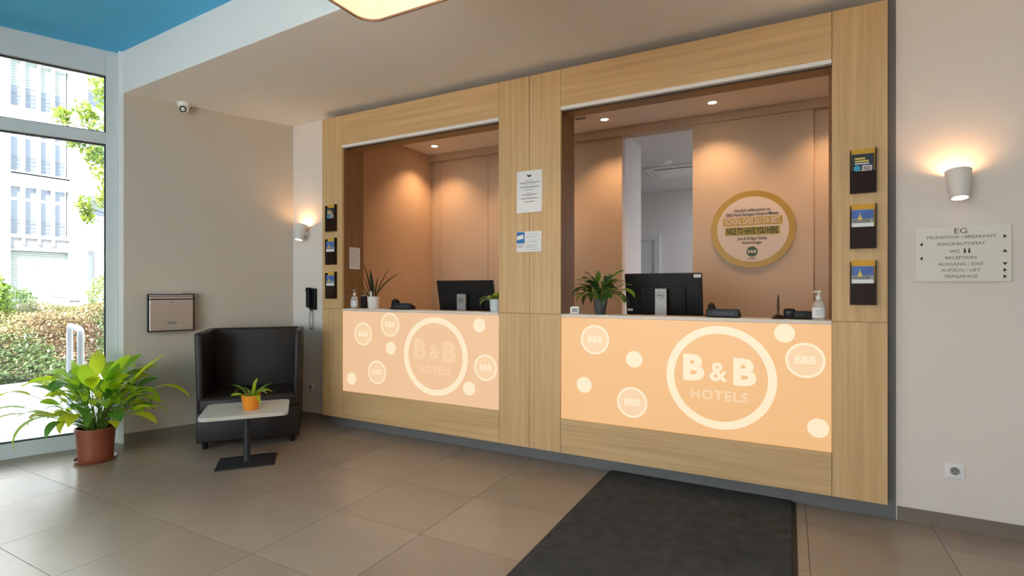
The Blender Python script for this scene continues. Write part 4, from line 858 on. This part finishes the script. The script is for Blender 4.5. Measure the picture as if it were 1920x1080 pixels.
# building across the street (plane facing +X)
XB = -35.4
bl = thing('office_building', 'white rendered office building with balcony windows across the street', 'building', (XB, 0, 0))
pane_m = mat('far_pane', (0.082,0.097,0.123), 0.3); rail_m = mat('far_rail', (0.045,0.05,0.065), 0.5); blind_m = mat('far_blind', (0.156,0.184,0.168), 0.8); grey_m = mat('far_grey', (0.123,0.127,0.135), 0.8); vent_m = mat('far_vent', (0.05,0.05,0.055), 0.7)
Y0, Y1 = 11.57, 14.08
def bb(name, m, y0, y1, z0, z1, x0, x1, parent=bl): return box(name, m, parent, x0, x1, y0, y1, z0, z1)
bb('wall', ext_white, -10, Y0, -0.06, 24, -0.6, 0.0); bb('wall', ext_white, Y1, 14.93, -0.06, 24, -0.6, 0.0); bb('side_wing', ext_white, 14.93, 32, -0.06, 24, -2.2, -1.2)
bb('wall', ext_white, Y0, Y1, -0.06, 0.75, -0.6, 0.0); bb('back_wall', ext_white, Y0, Y1, 0.75, 24, -0.9, -0.55)
for y0 in (11.86, 14.06): bb('basement_vent', vent_m, y0, y0+0.5, 0.47, 0.60, -0.02, 0.03); bb('vent_hood', ext_white, y0-0.08, y0+0.58, 0.60, 0.68, -0.02, 0.10)
bb('sill_line', grey_m, Y0-0.1, Y1+0.05, 0.72, 0.76, -0.3, 0.03)
for k in range(24): bb('shutter_slat', blind_m, Y0, Y1, 0.78+0.102*k, 0.78+0.102*k+0.085, -0.30, -0.26)
bb('shutter_box', grey_m, Y0, Y1, 3.24, 3.32, -0.5, 0.02)
bb('spandrel', grey_m, Y0, Y1, 3.32, 3.92, -0.5, -0.14)
def floor_windows(zr, zt, blinds):
    bb('slab', ext_white, Y0, Y1, zr-0.16, zr, -0.5, 0.0)
    lights = [(11.60,12.02),(12.19,12.68),(12.80,13.30),(13.42,13.95)]
    for (a_, c_) in lights:
        wn = bb('window', ext_white, a_-0.05, c_+0.05, zr, zt, -0.30, -0.26)
        bb('pane', pane_m, a_, c_, zr+0.05, zr+(zt-zr)*0.70, -0.262, -0.25, wn); bb('pane', pane_m, a_, c_, zr+(zt-zr)*0.76, zt-0.05, -0.262, -0.25, wn)
        rl = bb('railing', rail_m, a_-0.04, c_+0.04, zr+0.74, zr+0.77, -0.12, -0.09)
        for k in range(3): bb('bar', rail_m, a_-0.04, c_+0.04, zr+0.16+0.19*k, zr+0.175+0.19*k, -0.115, -0.095, rl)
        if blinds:
            for k in range(10): bb('blind_slat', blind_m, a_, c_, zt-0.06-0.14*(k+1)+0.02, zt-0.06-0.14*k, -0.245, -0.225, wn)
    for y_ in (12.105, 12.745, 13.36): bb('pier', ext_white, y_-0.055, y_+0.055, zr-0.5, zt, -0.26, -0.03)
    bb('lintel', ext_white, Y0, Y1, zt, zt+0.10, -0.5, 0.0); bb('head_line', grey_m, Y0-0.05, Y1+0.05, zt+0.02, zt+0.06, -0.02, 0.03)
floor_windows(4.08, 6.65, False); floor_windows(7.40, 9.95, False); floor_windows(10.75, 13.3, True); floor_windows(14.1, 16.7, True)
for z0 in (6.72, 10.02, 13.38): bb('parapet', ext_white, Y0, Y1, z0, z0+0.60, -0.5, 0.0)
bb('parapet', ext_white, Y0, Y1, 16.8, 24, -0.5, 0.0)
for z0, z1 in ((12.1, 13.05), (8.8, 9.7), (5.6, 6.75)):
    wn = bb('wing_window', grey_m, 15.02, 16.4, z0, z1, -1.25, -1.17); bb('pane', pane_m, 15.1, 16.3, z0+0.06, z1-0.25, -1.18, -1.16, wn)
dd = bb('wing_door', grey_m, 15.02, 15.75, 0.1, 3.48, -1.25, -1.17); bb('door_leaf', blind_m, 15.08, 15.62, 0.15, 3.22, -1.18, -1.15, dd)
bb('wall_light', grey_m, 14.35, 14.62, 2.72, 2.78, 0.0, 0.06)
